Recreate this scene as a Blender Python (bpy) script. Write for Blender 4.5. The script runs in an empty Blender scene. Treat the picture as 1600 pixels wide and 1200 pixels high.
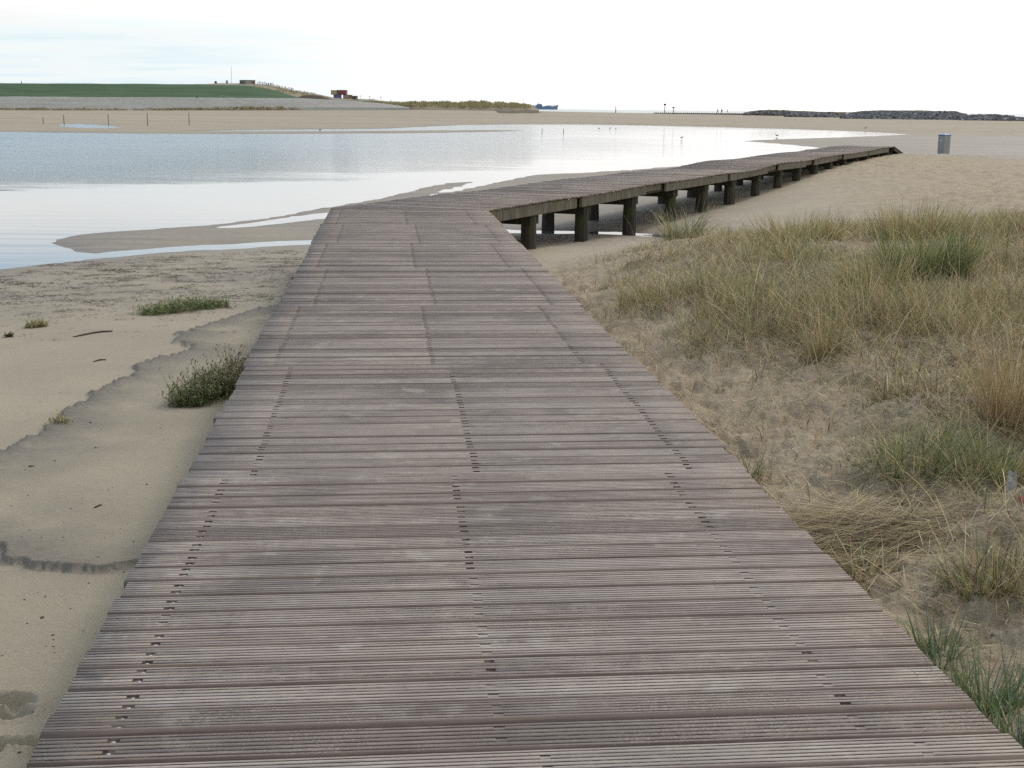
import bpy, math, random
import numpy as np
from mathutils import Matrix, Vector

random.seed(7)
rng = np.random.default_rng(11)
S = bpy.context.scene
C = S.collection

# ------------------------------------------------------------------ camera
CAM_H = 1.6
F_PX, CX, CY = 2100.0, 800.0, 600.0
ROLL = math.atan(0.0096)
PITCH = math.atan((600 - 169.5) * math.cos(ROLL) / F_PX)
cam_d = bpy.data.cameras.new('camera')
cam = bpy.data.objects.new('camera', cam_d)
C.objects.link(cam)
cam_d.sensor_fit = 'HORIZONTAL'
cam_d.sensor_width = 36.0
cam_d.lens = 36.0 * F_PX / 1600.0
cam_d.clip_start = 0.05
cam_d.clip_end = 60000
_c, _s = math.cos(ROLL), math.sin(ROLL)
_R = Vector((1, 0, 0)); _U = Vector((0, math.sin(PITCH), math.cos(PITCH))); _F = Vector((0, math.cos(PITCH), -math.sin(PITCH)))
_X = _c * _R + _s * _U
_Y = -_s * _R + _c * _U
M = Matrix((( _X.x, _Y.x, -_F.x, 0), (_X.y, _Y.y, -_F.y, 0), (_X.z, _Y.z, -_F.z, CAM_H), (0, 0, 0, 1)))
cam.matrix_world = M
S.camera = cam

# ------------------------------------------------------------------ sky and sun
SUN_EL, SUN_AZ = 38.0, 28.0          # azimuth to the right of the view direction (+Y)
world = bpy.data.worlds.new('World')
S.world = world
world.use_nodes = True
wn, wl = world.node_tree.nodes, world.node_tree.links
wn.clear()


class NT:
    """tiny helper for node trees"""
    def __init__(self, nodes, links):
        self.n, self.l = nodes, links

    def put(self, sock, v):
        if isinstance(v, bpy.types.NodeSocket):
            self.l.new(v, sock)
        elif isinstance(v, (tuple, list)) and len(v) == 3 and sock.type == 'RGBA':
            sock.default_value = (*v, 1)
        else:
            sock.default_value = v

    def node(self, t, **kw):
        nd = self.n.new(t)
        for k, v in kw.items():
            setattr(nd, k, v)
        return nd

    def math(self, op, a, b=None, c=None, clamp=False):
        nd = self.node('ShaderNodeMath', operation=op, use_clamp=clamp)
        self.put(nd.inputs[0], a)
        if b is not None: self.put(nd.inputs[1], b)
        if c is not None: self.put(nd.inputs[2], c)
        return nd.outputs[0]

    def step(self, v, lo, hi, o0=0.0, o1=1.0):
        nd = self.node('ShaderNodeMapRange', interpolation_type='SMOOTHSTEP')
        self.put(nd.inputs['Value'], v)
        nd.inputs['From Min'].default_value = lo; nd.inputs['From Max'].default_value = hi
        nd.inputs['To Min'].default_value = o0; nd.inputs['To Max'].default_value = o1
        return nd.outputs[0]

    def mix(self, fac, a, b, blend='MIX'):
        nd = self.node('ShaderNodeMix', data_type='RGBA', blend_type=blend)
        self.put(nd.inputs[0], fac); self.put(nd.inputs[6], a); self.put(nd.inputs[7], b)
        return nd.outputs[2]

    def noise(self, vec, scale, detail=4, rough=0.55, dist=0.0, out=0):
        nd = self.node('ShaderNodeTexNoise')
        if vec is not None: self.put(nd.inputs['Vector'], vec)
        nd.inputs['Scale'].default_value = scale
        nd.inputs['Detail'].default_value = detail
        nd.inputs['Roughness'].default_value = rough
        nd.inputs['Distortion'].default_value = dist
        return nd.outputs[out]

    def mapping(self, vec, scale=(1, 1, 1), rot=(0, 0, 0), loc=(0, 0, 0)):
        nd = self.node('ShaderNodeMapping')
        self.put(nd.inputs['Vector'], vec)
        nd.inputs['Scale'].default_value = scale
        nd.inputs['Rotation'].default_value = rot
        nd.inputs['Location'].default_value = loc
        return nd.outputs[0]

    def sep(self, vec):
        nd = self.node('ShaderNodeSeparateXYZ'); self.put(nd.inputs[0], vec)
        return nd.outputs

    def bump(self, h, strength, dist, normal=None):
        nd = self.node('ShaderNodeBump')
        self.put(nd.inputs['Height'], h)
        self.put(nd.inputs['Strength'], strength); nd.inputs['Distance'].default_value = dist
        if normal is not None: self.put(nd.inputs['Normal'], normal)
        return nd.outputs[0]


g = NT(wn, wl)
sky = g.node('ShaderNodeTexSky', sky_type='NISHITA')
sky.sun_disc = False
sky.sun_elevation = math.radians(SUN_EL)
sky.sun_rotation = math.radians(SUN_AZ)
sky.air_density = 1.0; sky.dust_density = 1.5; sky.ozone_density = 1.0
tc = g.node('ShaderNodeTexCoord')
d = tc.outputs['Generated']
dx, dy, dz = g.sep(d)
# broken cloud sheet: coordinates on a flat layer above
dzc = g.math('ADD', g.math('MAXIMUM', dz, 0.0), 0.07)
cb = g.node('ShaderNodeCombineXYZ')
g.put(cb.inputs[0], g.math('DIVIDE', dx, dzc)); g.put(cb.inputs[1], g.math('DIVIDE', dy, dzc))
sheet = cb.outputs[0]
n1 = g.noise(g.mapping(sheet, (0.30, 0.5, 1), (0, 0, 0.3), (3.1, 1.7, 0)), 1.0, 6, 0.55, 0.4)
n2 = g.noise(g.mapping(sheet, (0.8, 1.6, 1), (0, 0, 0.15), (0.4, 5.0, 0)), 1.0, 5, 0.6, 0.3)
left = g.step(dx, 0.10, -0.28)                       # thinner cloud on the left
high = g.step(dz, 0.082, 0.116)                      # the blue shows above the low cloud bank
gap_hi = g.math('MULTIPLY', high, g.math('ADD', 0.26, g.math('MULTIPLY', left, 0.85)))
gap_hi = g.math('MULTIPLY', gap_hi, g.step(n1, 0.30, 0.60, 0.55, 1.15))
gap_lo = g.math('MULTIPLY', left, g.step(n2, 0.34, 0.66, 0.45, 0.95))
gap_lo = g.math('MULTIPLY', gap_lo, g.step(dz, 0.072, 0.045, 0.25, 1.0))
gap = gap_hi
# clouds are brighter towards the hidden sun
sx, sy, sz = (math.sin(math.radians(SUN_AZ)) * math.cos(math.radians(SUN_EL)),
              math.cos(math.radians(SUN_AZ)) * math.cos(math.radians(SUN_EL)), math.sin(math.radians(SUN_EL)))
dp = g.node('ShaderNodeVectorMath', operation='DOT_PRODUCT')
g.put(dp.inputs[0], d); dp.inputs[1].default_value = (sx, sy, sz)
glow = g.math('POWER', g.math('MAXIMUM', dp.outputs['Value'], 0.0), 4.0)
bright = g.math('ADD', 8.7, g.math('MULTIPLY', glow, 4.6))
bright = g.math('ADD', bright, g.math('MULTIPLY', g.step(n2, 0.3, 0.7, -0.5, 0.5), 1.8))
cm = g.node('ShaderNodeVectorMath', operation='SCALE')
cm.inputs[0].default_value = (1.03, 1.0, 0.965)
g.put(cm.inputs['Scale'], bright)
skyb = g.node('ShaderNodeVectorMath', operation='SCALE')
g.put(skyb.inputs[0], sky.outputs[0]); skyb.inputs['Scale'].default_value = 1.0
blue = g.mix(0.5, skyb.outputs[0], (4.6, 6.5, 8.4))
veil = g.mix(gap_lo, cm.outputs[0], (6.5, 7.55, 7.95))
col = g.mix(g.math('MINIMUM', gap, 1.0), veil, blue)
bg = g.node('ShaderNodeBackground')
g.put(bg.inputs['Color'], col)
bg.inputs['Strength'].default_value = 0.11
wo = g.node('ShaderNodeOutputWorld')
wl.new(bg.outputs[0], wo.inputs[0])

sd = bpy.data.lights.new('sun', 'SUN')
sd.energy = 1.15
sd.angle = math.radians(11)
sd.color = (1.0, 0.95, 0.87)
sun = bpy.data.objects.new('sun', sd)
C.objects.link(sun)
sun.rotation_euler = Vector((-sx, -sy, -sz)).to_track_quat('-Z', 'Y').to_euler()

S.view_settings.view_transform = 'Standard'
S.view_settings.look = 'None'
S.view_settings.exposure = 0.10
S.view_settings.gamma = 1.0
S.view_settings.use_curve_mapping = False
S.render.engine = 'CYCLES'
S.cycles.use_denoising = False
S.cycles.sample_clamp_indirect = 3.0
S.cycles.max_bounces = 6
S.cycles.transparent_max_bounces = 6


# ------------------------------------------------------------------ placing helpers
def ray(px, py):
    u, v = px - CX, -(py - CY)
    u2, v2 = u * _c - v * _s, u * _s + v * _c
    return np.array([u2, F_PX * math.cos(PITCH) + v2 * math.sin(PITCH), -F_PX * math.sin(PITCH) + v2 * math.cos(PITCH)])


def at(px, py, z=0.0):
    """point on the level z that the photograph shows at this pixel"""
    r = ray(px, py); t = (z - CAM_H) / r[2]
    return np.array([r[0] * t, r[1] * t])


def far(px, py, depth):
    """point at this distance ahead of the camera"""
    r = ray(px, py); t = depth / r[1]
    return np.array([r[0] * t, depth, CAM_H + r[2] * t])


def _h(ix, iy, seed):
    n = (ix.astype(np.int64) * 374761393 + iy.astype(np.int64) * 668265263 + seed * 982451653) & 0x7fffffff
    n = (n ^ (n >> 13)) * 1274126177 & 0x7fffffff
    return ((n ^ (n >> 16)) & 0xffff) / 65535.0


def vnoise(x, y, seed=0):
    ix, iy = np.floor(x), np.floor(y)
    fx, fy = x - ix, y - iy
    fx = fx * fx * fx * (fx * (fx * 6 - 15) + 10); fy = fy * fy * fy * (fy * (fy * 6 - 15) + 10)
    a, b = _h(ix, iy, seed), _h(ix + 1, iy, seed)
    c, e = _h(ix, iy + 1, seed), _h(ix + 1, iy + 1, seed)
    return (a * (1 - fx) + b * fx) * (1 - fy) + (c * (1 - fx) + e * fx) * fy


def fbm(x, y, octaves=4, seed=0, gain=0.5):
    """about -1..1"""
    x = np.asarray(x, float); y = np.asarray(y, float)
    t = np.zeros(np.broadcast(x, y).shape); a, tot = 1.0, 0.0
    ca, sa = math.cos(0.6), math.sin(0.6)
    for o in range(octaves):
        t = t + a * (vnoise(x, y, seed + o * 17) * 2 - 1); tot += a
        x, y = (x * ca - y * sa) * 2.03, (x * sa + y * ca) * 2.03
        a *= gain
    return t / tot * 1.4


def sstep(v, lo, hi):
    t = np.clip((v - lo) / (hi - lo), 0, 1)
    return t * t * (3 - 2 * t)


def seg_dist(X, Y, pts, closed=True):
    """distance to a polyline, sign of the side of the nearest segment, inside flag"""
    P = np.asarray(pts, float)
    n = len(P)
    best = np.full(X.shape, 1e18); side = np.zeros(X.shape); inside = np.zeros(X.shape, bool)
    for i in range(n if closed else n - 1):
        a, b = P[i], P[(i + 1) % n]
        ex, ey = b - a
        L2 = ex * ex + ey * ey + 1e-12
        t = np.clip(((X - a[0]) * ex + (Y - a[1]) * ey) / L2, 0, 1)
        qx, qy = X - a[0] - t * ex, Y - a[1] - t * ey
        d2 = qx * qx + qy * qy
        m = d2 < best
        best = np.where(m, d2, best)
        side = np.where(m, np.sign(ex * (Y - a[1]) - ey * (X - a[0])), side)
        if closed:
            cond = ((a[1] > Y) != (b[1] > Y))
            xi = a[0] + (Y - a[1]) * ex / (ey if abs(ey) > 1e-12 else 1e-12)
            inside ^= cond & (X < xi)
    return np.sqrt(best), side, inside


def mesh_np(name, V, faces, mats, col=None, smooth=False, attr='tint', fmat=None):
    """V (n,3); faces: list of (k,m) int arrays with m vertices each"""
    me = bpy.data.meshes.new(name)
    me.vertices.add(len(V)); me.vertices.foreach_set('co', np.ascontiguousarray(V, dtype=np.float32).ravel())
    loops = np.concatenate([f.ravel() for f in faces]).astype(np.int32)
    totals = np.concatenate([np.full(len(f), f.shape[1]) for f in faces]).astype(np.int32)
    starts = np.concatenate([[0], np.cumsum(totals)[:-1]]).astype(np.int32)
    me.loops.add(len(loops)); me.loops.foreach_set('vertex_index', loops)
    me.polygons.add(len(totals)); me.polygons.foreach_set('loop_start', starts); me.polygons.foreach_set('loop_total', totals)
    if smooth: me.polygons.foreach_set('use_smooth', np.ones(len(totals), bool))
    if fmat is not None: me.polygons.foreach_set('material_index', np.asarray(fmat, dtype=np.int32))
    if col is not None:
        ca = me.color_attributes.new(attr, 'FLOAT_COLOR', 'POINT')
        c4 = np.ones((len(V), 4), np.float32); c4[:, :col.shape[1]] = col
        ca.data.foreach_set('color', c4.ravel())
    me.update(calc_edges=True)
    for m in (mats if isinstance(mats, (list, tuple)) else [mats]): me.materials.append(m)
    return me


def link(name, me, parent=None, loc=None, rotz=0.0):
    o = bpy.data.objects.new(name, me)
    C.objects.link(o)
    if parent is not None: o.parent = parent
    if loc is not None: o.location = loc
    if rotz: o.rotation_euler = (0, 0, rotz)
    return o


def tag(o, label=None, cat=None, group=None, kind=None):
    if label: o['label'] = label
    if cat: o['category'] = cat
    if group: o['group'] = group
    if kind: o['kind'] = kind
    return o


def empty(name, loc, label, cat, group=None, rotz=0.0):
    o = bpy.data.objects.new(name, None)
    C.objects.link(o); o.location = loc; o.rotation_euler = (0, 0, rotz); o.empty_display_size = 0.2
    return tag(o, label, cat, group)


class MB:
    """mesh builder for the small built things"""
    def __init__(self): self.v, self.f = [], []

    def box(self, x0, x1, y0, y1, z0, z1):
        b = len(self.v)
        self.v += [(x0, y0, z0), (x1, y0, z0), (x1, y1, z0), (x0, y1, z0), (x0, y0, z1), (x1, y0, z1), (x1, y1, z1), (x0, y1, z1)]
        self.f += [[b + i for i in q] for q in ((3, 2, 1, 0), (4, 5, 6, 7), (0, 1, 5, 4), (1, 2, 6, 5), (2, 3, 7, 6), (3, 0, 4, 7))]
        return self

    def ring_tube(self, pts, radii, n=8, cap=True, wob=0.0):
        rings = []
        for k, (p, r) in enumerate(zip(pts, radii)):
            p = Vector(p)
            a = Vector(pts[min(k + 1, len(pts) - 1)]) - Vector(pts[max(k - 1, 0)])
            a.normalize()
            u = a.cross(Vector((0.13, 0.97, 0.2))).normalized(); w = a.cross(u)
            ring = []
            for i in range(n):
                t = 2 * math.pi * i / n
                rr = r * (1 + random.uniform(-wob, wob))
                self.v.append(tuple(p + u * math.cos(t) * rr + w * math.sin(t) * rr)); ring.append(len(self.v) - 1)
            rings.append(ring)
        for k in range(len(rings) - 1):
            for i in range(n):
                j = (i + 1) % n
                self.f.append([rings[k][i], rings[k][j], rings[k + 1][j], rings[k + 1][i]])
        if cap:
            self.f.append(rings[0][::-1]); self.f.append(rings[-1])
        return self

    def prism(self, poly, axis_vec):
        b = len(self.v); n = len(poly)
        self.v += [tuple(p) for p in poly] + [tuple(Vector(p) + Vector(axis_vec)) for p in poly]
        self.f.append([b + i for i in range(n)][::-1]); self.f.append([b + n + i for i in range(n)])
        for i in range(n):
            j = (i + 1) % n
            self.f.append([b + i, b + j, b + n + j, b + n + i])
        return self

    def mesh(self, name, m, smooth=False):
        me = bpy.data.meshes.new(name); me.from_pydata(self.v, [], self.f); me.update()
        me.materials.append(m)
        if smooth: me.polygons.foreach_set('use_smooth', [True] * len(me.polygons))
        return me

    def build(self, name, m, parent=None, loc=None, smooth=False):
        return link(name, self.mesh(name, m, smooth), parent, loc)


# ------------------------------------------------------------------ materials
def material(name):
    m = bpy.data.materials.new(name); m.use_nodes = True
    t = m.node_tree; t.nodes.clear()
    gg = NT(t.nodes, t.links)
    out = gg.node('ShaderNodeOutputMaterial')
    return m, gg, out


def principled(gg, out, color, rough=0.8, normal=None, metallic=0.0, spec=0.3, ior=1.45):
    p = gg.node('ShaderNodeBsdfPrincipled')
    gg.put(p.inputs['Base Color'], color); gg.put(p.inputs['Roughness'], rough)
    p.inputs['Metallic'].default_value = metallic; gg.put(p.inputs['Specular IOR Level'], spec)
    p.inputs['IOR'].default_value = ior
    if normal is not None: gg.put(p.inputs['Normal'], normal)
    gg.l.new(p.outputs[0], out.inputs[0])
    return p


def plain(name, c, rough=0.7, var=0.25, scale=6.0, metallic=0.0):
    m, gg, out = material(name)
    t = gg.node('ShaderNodeTexCoord').outputs['Object']
    n = gg.noise(t, scale, 5, 0.6)
    cc = gg.mix(gg.step(n, 0.3, 0.7), tuple(x * (1 - var) for x in c), tuple(min(1, x * (1 + var)) for x in c))
    principled(gg, out, cc, rough, gg.bump(n, 0.3, 0.01), metallic)
    return m


def make_sand():
    m, gg, out = material('sand')
    pos = gg.node('ShaderNodeNewGeometry').outputs['Position']
    a = gg.node('ShaderNodeAttribute', attribute_name='mask')
    sp = gg.node('ShaderNodeSeparateColor'); gg.put(sp.inputs[0], a.outputs['Color'])
    wet, mud, lit = sp.outputs
    dune = a.outputs['Alpha']
    big = gg.noise(pos, 0.35, 5, 0.6, 0.5)
    mid = gg.noise(pos, 2.6, 6, 0.62, 0.3)
    streak = gg.noise(gg.mapping(pos, (0.25, 1.6, 1)), 1.0, 6, 0.6, 0.6)
    fine = gg.noise(pos, 140.0, 4, 0.8)
    fine2 = gg.noise(pos, 22.0, 5, 0.7)
    flat = gg.mix(gg.step(big, 0.33, 0.67), (0.368, 0.312, 0.228), (0.455, 0.385, 0.280))
    flat = gg.mix(gg.step(streak, 0.52, 0.74, 0, 0.5), flat, (0.33, 0.29, 0.235))
    dry = gg.mix(gg.step(mid, 0.35, 0.68), (0.425, 0.322, 0.212), (0.61, 0.48, 0.322))
    base = gg.mix(dune, flat, dry)
    base = gg.mix(gg.step(mid, 0.30, 0.75, 0.0, 0.28), base, (0.49, 0.41, 0.295))
    # wet flats by the water
    wetc = gg.mix(gg.step(streak, 0.35, 0.65), (0.175, 0.152, 0.135), (0.255, 0.224, 0.195))
    base = gg.mix(wet, base, wetc)
    # grey mud of the little eroded ledges
    base = gg.mix(gg.math('MULTIPLY', mud, gg.step(fine2, 0.3, 0.6, 0.65, 1.0)), base, (0.135, 0.123, 0.112))
    farp = gg.noise(gg.mapping(pos, (0.010, 0.075, 0.1)), 1.0, 6, 0.6, 0.3)
    px_, py_, pz_ = gg.sep(pos)
    fm_ = gg.step(py_, 110, 200)
    base = gg.mix(gg.math('MULTIPLY', fm_, gg.step(farp, 0.50, 0.70, 0, 0.6)), base, (0.25, 0.205, 0.17))
    base = gg.mix(gg.math('MULTIPLY', fm_, gg.step(farp, 0.48, 0.30, 0, 0.6)), base, (0.50, 0.42, 0.335))
    # trampled plant litter on the dune
    litn = gg.noise(gg.mapping(pos, (9, 30, 9), (0, 0, 0.7)), 1.0, 5, 0.75)
    base = gg.mix(gg.math('MULTIPLY', lit, gg.step(litn, 0.40, 0.62, 0.1, 0.7)), base, (0.25, 0.195, 0.12))
    # grains and specks
    base = gg.mix(gg.step(fine, 0.30, 0.72, 0.0, 1.0), gg.mix(0.66, (0.14, 0.11, 0.08), base), gg.mix(0.80, (0.62, 0.56, 0.45), base))
    vor = gg.node('ShaderNodeTexVoronoi', feature='F1'); gg.put(vor.inputs['Vector'], pos); vor.inputs['Scale'].default_value = 9.0
    spk = gg.math('MULTIPLY', gg.step(vor.outputs['Distance'], 0.08, 0.05), gg.step(fine2, 0.54, 0.64))
    base = gg.mix(gg.math('MULTIPLY', spk, 0.75), base, (0.10, 0.08, 0.06))
    wsp = gg.math('MULTIPLY', wet, gg.step(big, 0.25, 0.7, 0.9, 1.0))
    rough = gg.math('SUBTRACT', 0.9, gg.math('MULTIPLY', wsp, 0.28))
    h = gg.math('ADD', gg.math('MULTIPLY', fine2, gg.math('ADD', 0.25, gg.math('MULTIPLY', dune, 1.2))), gg.math('MULTIPLY', fine, 0.12))
    h = gg.math('ADD', h, gg.math('MULTIPLY', mid, gg.math('ADD', 0.3, gg.math('MULTIPLY', dune, 3.2))))
    nb = gg.bump(h, gg.math('SUBTRACT', 0.9, gg.math('MULTIPLY', wet, 0.45)), 0.035)
    principled(gg, out, base, rough, nb, spec=gg.math('ADD', 0.18, gg.math('MULTIPLY', wsp, 0.12)), ior=1.4)
    return m


def make_water():
    m, gg, out = material('water')
    pos = gg.node('ShaderNodeNewGeometry').outputs['Position']
    a = gg.node('ShaderNodeAttribute', attribute_name='ripple')
    rip = gg.node('ShaderNodeSeparateColor'); gg.put(rip.inputs[0], a.outputs['Color'])
    r, sea = rip.outputs[0], rip.outputs[1]
    n1 = gg.noise(gg.mapping(pos, (0.55, 1.5, 1), (0, 0, 0.2)), 1.6, 4, 0.6)
    n2 = gg.noise(gg.mapping(pos, (0.5, 1.4, 1), (0, 0, -0.3)), 0.35, 3, 0.5)
    n3 = gg.noise(gg.mapping(pos, (1.0, 2.2, 1)), 5.0, 3, 0.55)
    n4 = gg.noise(gg.mapping(pos, (0.18, 1.1, 1), (0, 0, 0.05)), 1.0, 3, 0.5)
    hh = gg.math('ADD', gg.math('MULTIPLY', n1, 1.0), gg.math('ADD', gg.math('MULTIPLY', n2, 1.8), gg.math('MULTIPLY', n3, 0.75)))
    hh = gg.math('MULTIPLY', hh, r)
    calm = gg.math('MULTIPLY', gg.math('ADD', n4, gg.math('MULTIPLY', n3, 0.12)), 0.05)
    nb = gg.bump(gg.math('ADD', hh, calm), 1.0, 0.14)
    body = gg.mix(r, (0.15, 0.18, 0.20), gg.mix(gg.step(n2, 0.3, 0.7), (0.19, 0.27, 0.31), (0.27, 0.345, 0.375)))
    body = gg.mix(sea, body, (0.19, 0.27, 0.275))
    rough = gg.math('ADD', 0.045, gg.math('MULTIPLY', r, 0.16))
    principled(gg, out, body, rough, nb, spec=0.5, ior=1.52)
    return m


def make_wood():
    """grey lilac weathered decking; 'tint' holds per plank variation"""
    m, gg, out = material('weathered_decking')
    t = gg.node('ShaderNodeTexCoord').outputs['Object']
    pos = gg.node('ShaderNodeNewGeometry').outputs['Position']
    a = gg.node('ShaderNodeAttribute', attribute_name='tint')
    sp = gg.node('ShaderNodeSeparateColor'); gg.put(sp.inputs[0], a.outputs['Color'])
    r1, r2, edge = sp.outputs
    cbn = gg.node('ShaderNodeCombineXYZ')
    gg.put(cbn.inputs[2], gg.math('MULTIPLY', r1, 37.0))
    off = gg.node('ShaderNodeVectorMath', operation='ADD'); gg.put(off.inputs[0], t); gg.put(off.inputs[1], cbn.outputs[0])
    v = off.outputs[0]
    grain = gg.noise(gg.mapping(v, (3.0, 160, 1)), 1.0, 6, 0.65, 0.4)
    patch = gg.noise(gg.mapping(v, (1.4, 5.0, 1)), 1.0, 5, 0.62, 0.5)
    broad = gg.noise(pos, 0.9, 5, 0.6, 0.3)
    blot = gg.noise(pos, 4.0, 5, 0.68, 0.2)
    speck = gg.noise(pos, 150.0, 2, 0.8)
    streak = gg.noise(gg.mapping(v, (1.1, 62, 1)), 1.0, 5, 0.7, 0.5)
    c = gg.mix(gg.step(patch, 0.34, 0.66), (0.242, 0.186, 0.160), (0.385, 0.312, 0.270))
    c = gg.mix(gg.step(streak, 0.49, 0.66, 0.0, 0.75), c, (0.47, 0.40, 0.345))
    c = gg.mix(gg.step(streak, 0.49, 0.33, 0.0, 0.85), c, (0.100, 0.072, 0.060))
    c = gg.mix(gg.step(grain, 0.46, 0.75, 0.0, 0.45), c, (0.47, 0.43, 0.385))
    c = gg.mix(gg.step(grain, 0.42, 0.22, 0.0, 0.5), c, (0.110, 0.080, 0.070))
    c = gg.mix(gg.step(broad, 0.50, 0.64, 0.0, 0.68), c, (0.140, 0.122, 0.114))
    c = gg.mix(gg.step(blot, 0.55, 0.66, 0.0, 0.6), c, (0.50, 0.455, 0.40))
    c = gg.mix(gg.step(blot, 0.44, 0.28, 0.0, 0.7), c, (0.125, 0.102, 0.090))
    c = gg.mix(gg.step(r2, 0.6, 1.0, 0.0, 0.40), c, (0.205, 0.152, 0.128))
    c = gg.mix(gg.step(r1, 0.6, 1.0, 0.0, 0.36), c, (0.44, 0.385, 0.335))
    c = gg.mix(gg.step(r1, 0.4, 0.0, 0.0, 0.65), c, (0.135, 0.106, 0.093))
    # blown sand held on the boards close to the dune
    dn = gg.noise(pos, 1.6, 4, 0.6)
    sand = gg.math('MULTIPLY', gg.step(speck, 0.52, 0.62), gg.step(dn, 0.40, 0.62, 0.12, 0.9))
    c = gg.mix(gg.math('MULTIPLY', sand, 0.7), c, (0.47, 0.405, 0.315))
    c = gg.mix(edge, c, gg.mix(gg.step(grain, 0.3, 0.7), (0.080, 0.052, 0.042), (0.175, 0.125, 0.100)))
    ht = gg.math('ADD', grain, gg.math('MULTIPLY', speck, 0.35))
    principled(gg, out, c, gg.step(blot, 0.3, 0.7, 0.62, 0.85), gg.bump(gg.math('ADD', ht, streak), 0.7, 0.003), spec=0.3)
    return m


def make_timber(name, dark, light, algae, zlo, zhi):
    m, gg, out = material(name)
    pos = gg.node('ShaderNodeNewGeometry').outputs['Position']
    x, y, z = gg.sep(pos)
    v = gg.noise(gg.mapping(pos, (22, 22, 1.2)), 1.0, 5, 0.65)
    b = gg.noise(pos, 3.5, 5, 0.6)
    c = gg.mix(gg.step(v, 0.33, 0.68), dark, light)
    al = gg.math('MULTIPLY', gg.step(z, zhi, zlo), gg.step(b, 0.40, 0.62))
    c = gg.mix(gg.math('MULTIPLY', al, 0.8), c, algae)
    principled(gg, out, c, 0.8, gg.bump(v, 0.9, 0.012), spec=0.25)
    return m


def make_leaf(name, trans=0.25):
    m, gg, out = material(name)
    a = gg.node('ShaderNodeAttribute', attribute_name='tint')
    df = gg.node('ShaderNodeBsdfDiffuse'); gg.put(df.inputs['Color'], a.outputs['Color'])
    tr = gg.node('ShaderNodeBsdfTranslucent'); gg.put(tr.inputs['Color'], a.outputs['Color'])
    gl = gg.node('ShaderNodeBsdfGlossy'); gl.inputs['Roughness'].default_value = 0.45
    mx = gg.node('ShaderNodeMixShader'); mx.inputs[0].default_value = trans
    gg.l.new(df.outputs[0], mx.inputs[1]); gg.l.new(tr.outputs[0], mx.inputs[2])
    m2 = gg.node('ShaderNodeMixShader'); m2.inputs[0].default_value = 0.04
    gg.l.new(mx.outputs[0], m2.inputs[1]); gg.l.new(gl.outputs[0], m2.inputs[2])
    gg.l.new(m2.outputs[0], out.inputs[0])
    return m


def make_turf():
    m, gg, out = material('dike_turf')
    pos = gg.node('ShaderNodeNewGeometry').outputs['Position']
    a = gg.node('ShaderNodeAttribute', attribute_name='tint')
    sp = gg.node('ShaderNodeSeparateColor'); gg.put(sp.inputs[0], a.outputs['Color'])
    n = gg.noise(gg.mapping(pos, (0.05, 0.4, 1.0)), 1.0, 6, 0.65)
    n2 = gg.noise(pos, 1.3, 5, 0.7)
    c = gg.mix(gg.step(n, 0.32, 0.68), (0.064, 0.108, 0.060), (0.100, 0.155, 0.084))
    c = gg.mix(gg.step(n2, 0.45, 0.8, 0, 0.4), c, (0.10, 0.15, 0.07))
    st = gg.mix(gg.step(n2, 0.3, 0.7), (0.37, 0.355, 0.315), (0.47, 0.45, 0.40))
    st = gg.mix(gg.step(n, 0.4, 0.7, 0, 0.35), st, (0.24, 0.21, 0.18))
    c = gg.mix(sp.outputs[0], c, st)
    du = gg.mix(gg.step(n2, 0.35, 0.7), (0.30, 0.245, 0.165), (0.38, 0.345, 0.27))
    c = gg.mix(sp.outputs[1], c, du)
    c = gg.mix(sp.outputs[2], c, (0.115, 0.085, 0.065))
    principled(gg, out, c, 0.95, gg.bump(n2, 0.6, 0.4), spec=0.15)
    return m


M_SAND, M_WATER, M_WOOD, M_LEAF, M_TURF = make_sand(), make_water(), make_wood(), make_leaf('grass_blade'), make_turf()
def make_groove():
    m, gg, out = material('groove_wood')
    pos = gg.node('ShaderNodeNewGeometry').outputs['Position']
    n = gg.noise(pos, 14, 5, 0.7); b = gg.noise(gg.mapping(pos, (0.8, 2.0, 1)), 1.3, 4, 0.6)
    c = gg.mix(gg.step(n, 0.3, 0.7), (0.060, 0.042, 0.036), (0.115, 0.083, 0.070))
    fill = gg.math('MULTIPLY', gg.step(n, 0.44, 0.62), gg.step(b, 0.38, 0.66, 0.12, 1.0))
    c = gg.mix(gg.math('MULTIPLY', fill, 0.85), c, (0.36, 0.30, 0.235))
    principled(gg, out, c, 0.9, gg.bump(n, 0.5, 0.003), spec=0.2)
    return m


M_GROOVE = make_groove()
M_FASCIA = make_timber('fascia_timber', (0.065, 0.055, 0.042), (0.20, 0.18, 0.135), (0.11, 0.115, 0.05), -0.02, -0.22)
M_PILE = make_timber('pile_timber', (0.030, 0.025, 0.020), (0.085, 0.070, 0.055), (0.050, 0.066, 0.020), -0.45, -0.85)
M_DARKBEAM = make_timber('dark_timber', (0.030, 0.025, 0.020), (0.075, 0.062, 0.050), (0.04, 0.045, 0.02), -0.3, -0.5)
M_STEEL = plain('galvanised_steel', (0.50, 0.50, 0.49), 0.4, 0.15, 300, 0.8)
M_POST = plain('post_wood', (0.085, 0.075, 0.068), 0.85, 0.3, 3)
M_PALEPOST = plain('pale_post', (0.42, 0.39, 0.36), 0.8, 0.2, 3)
M_ROCK = plain('basalt', (0.125, 0.122, 0.125), 0.85, 0.5, 0.35)

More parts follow.
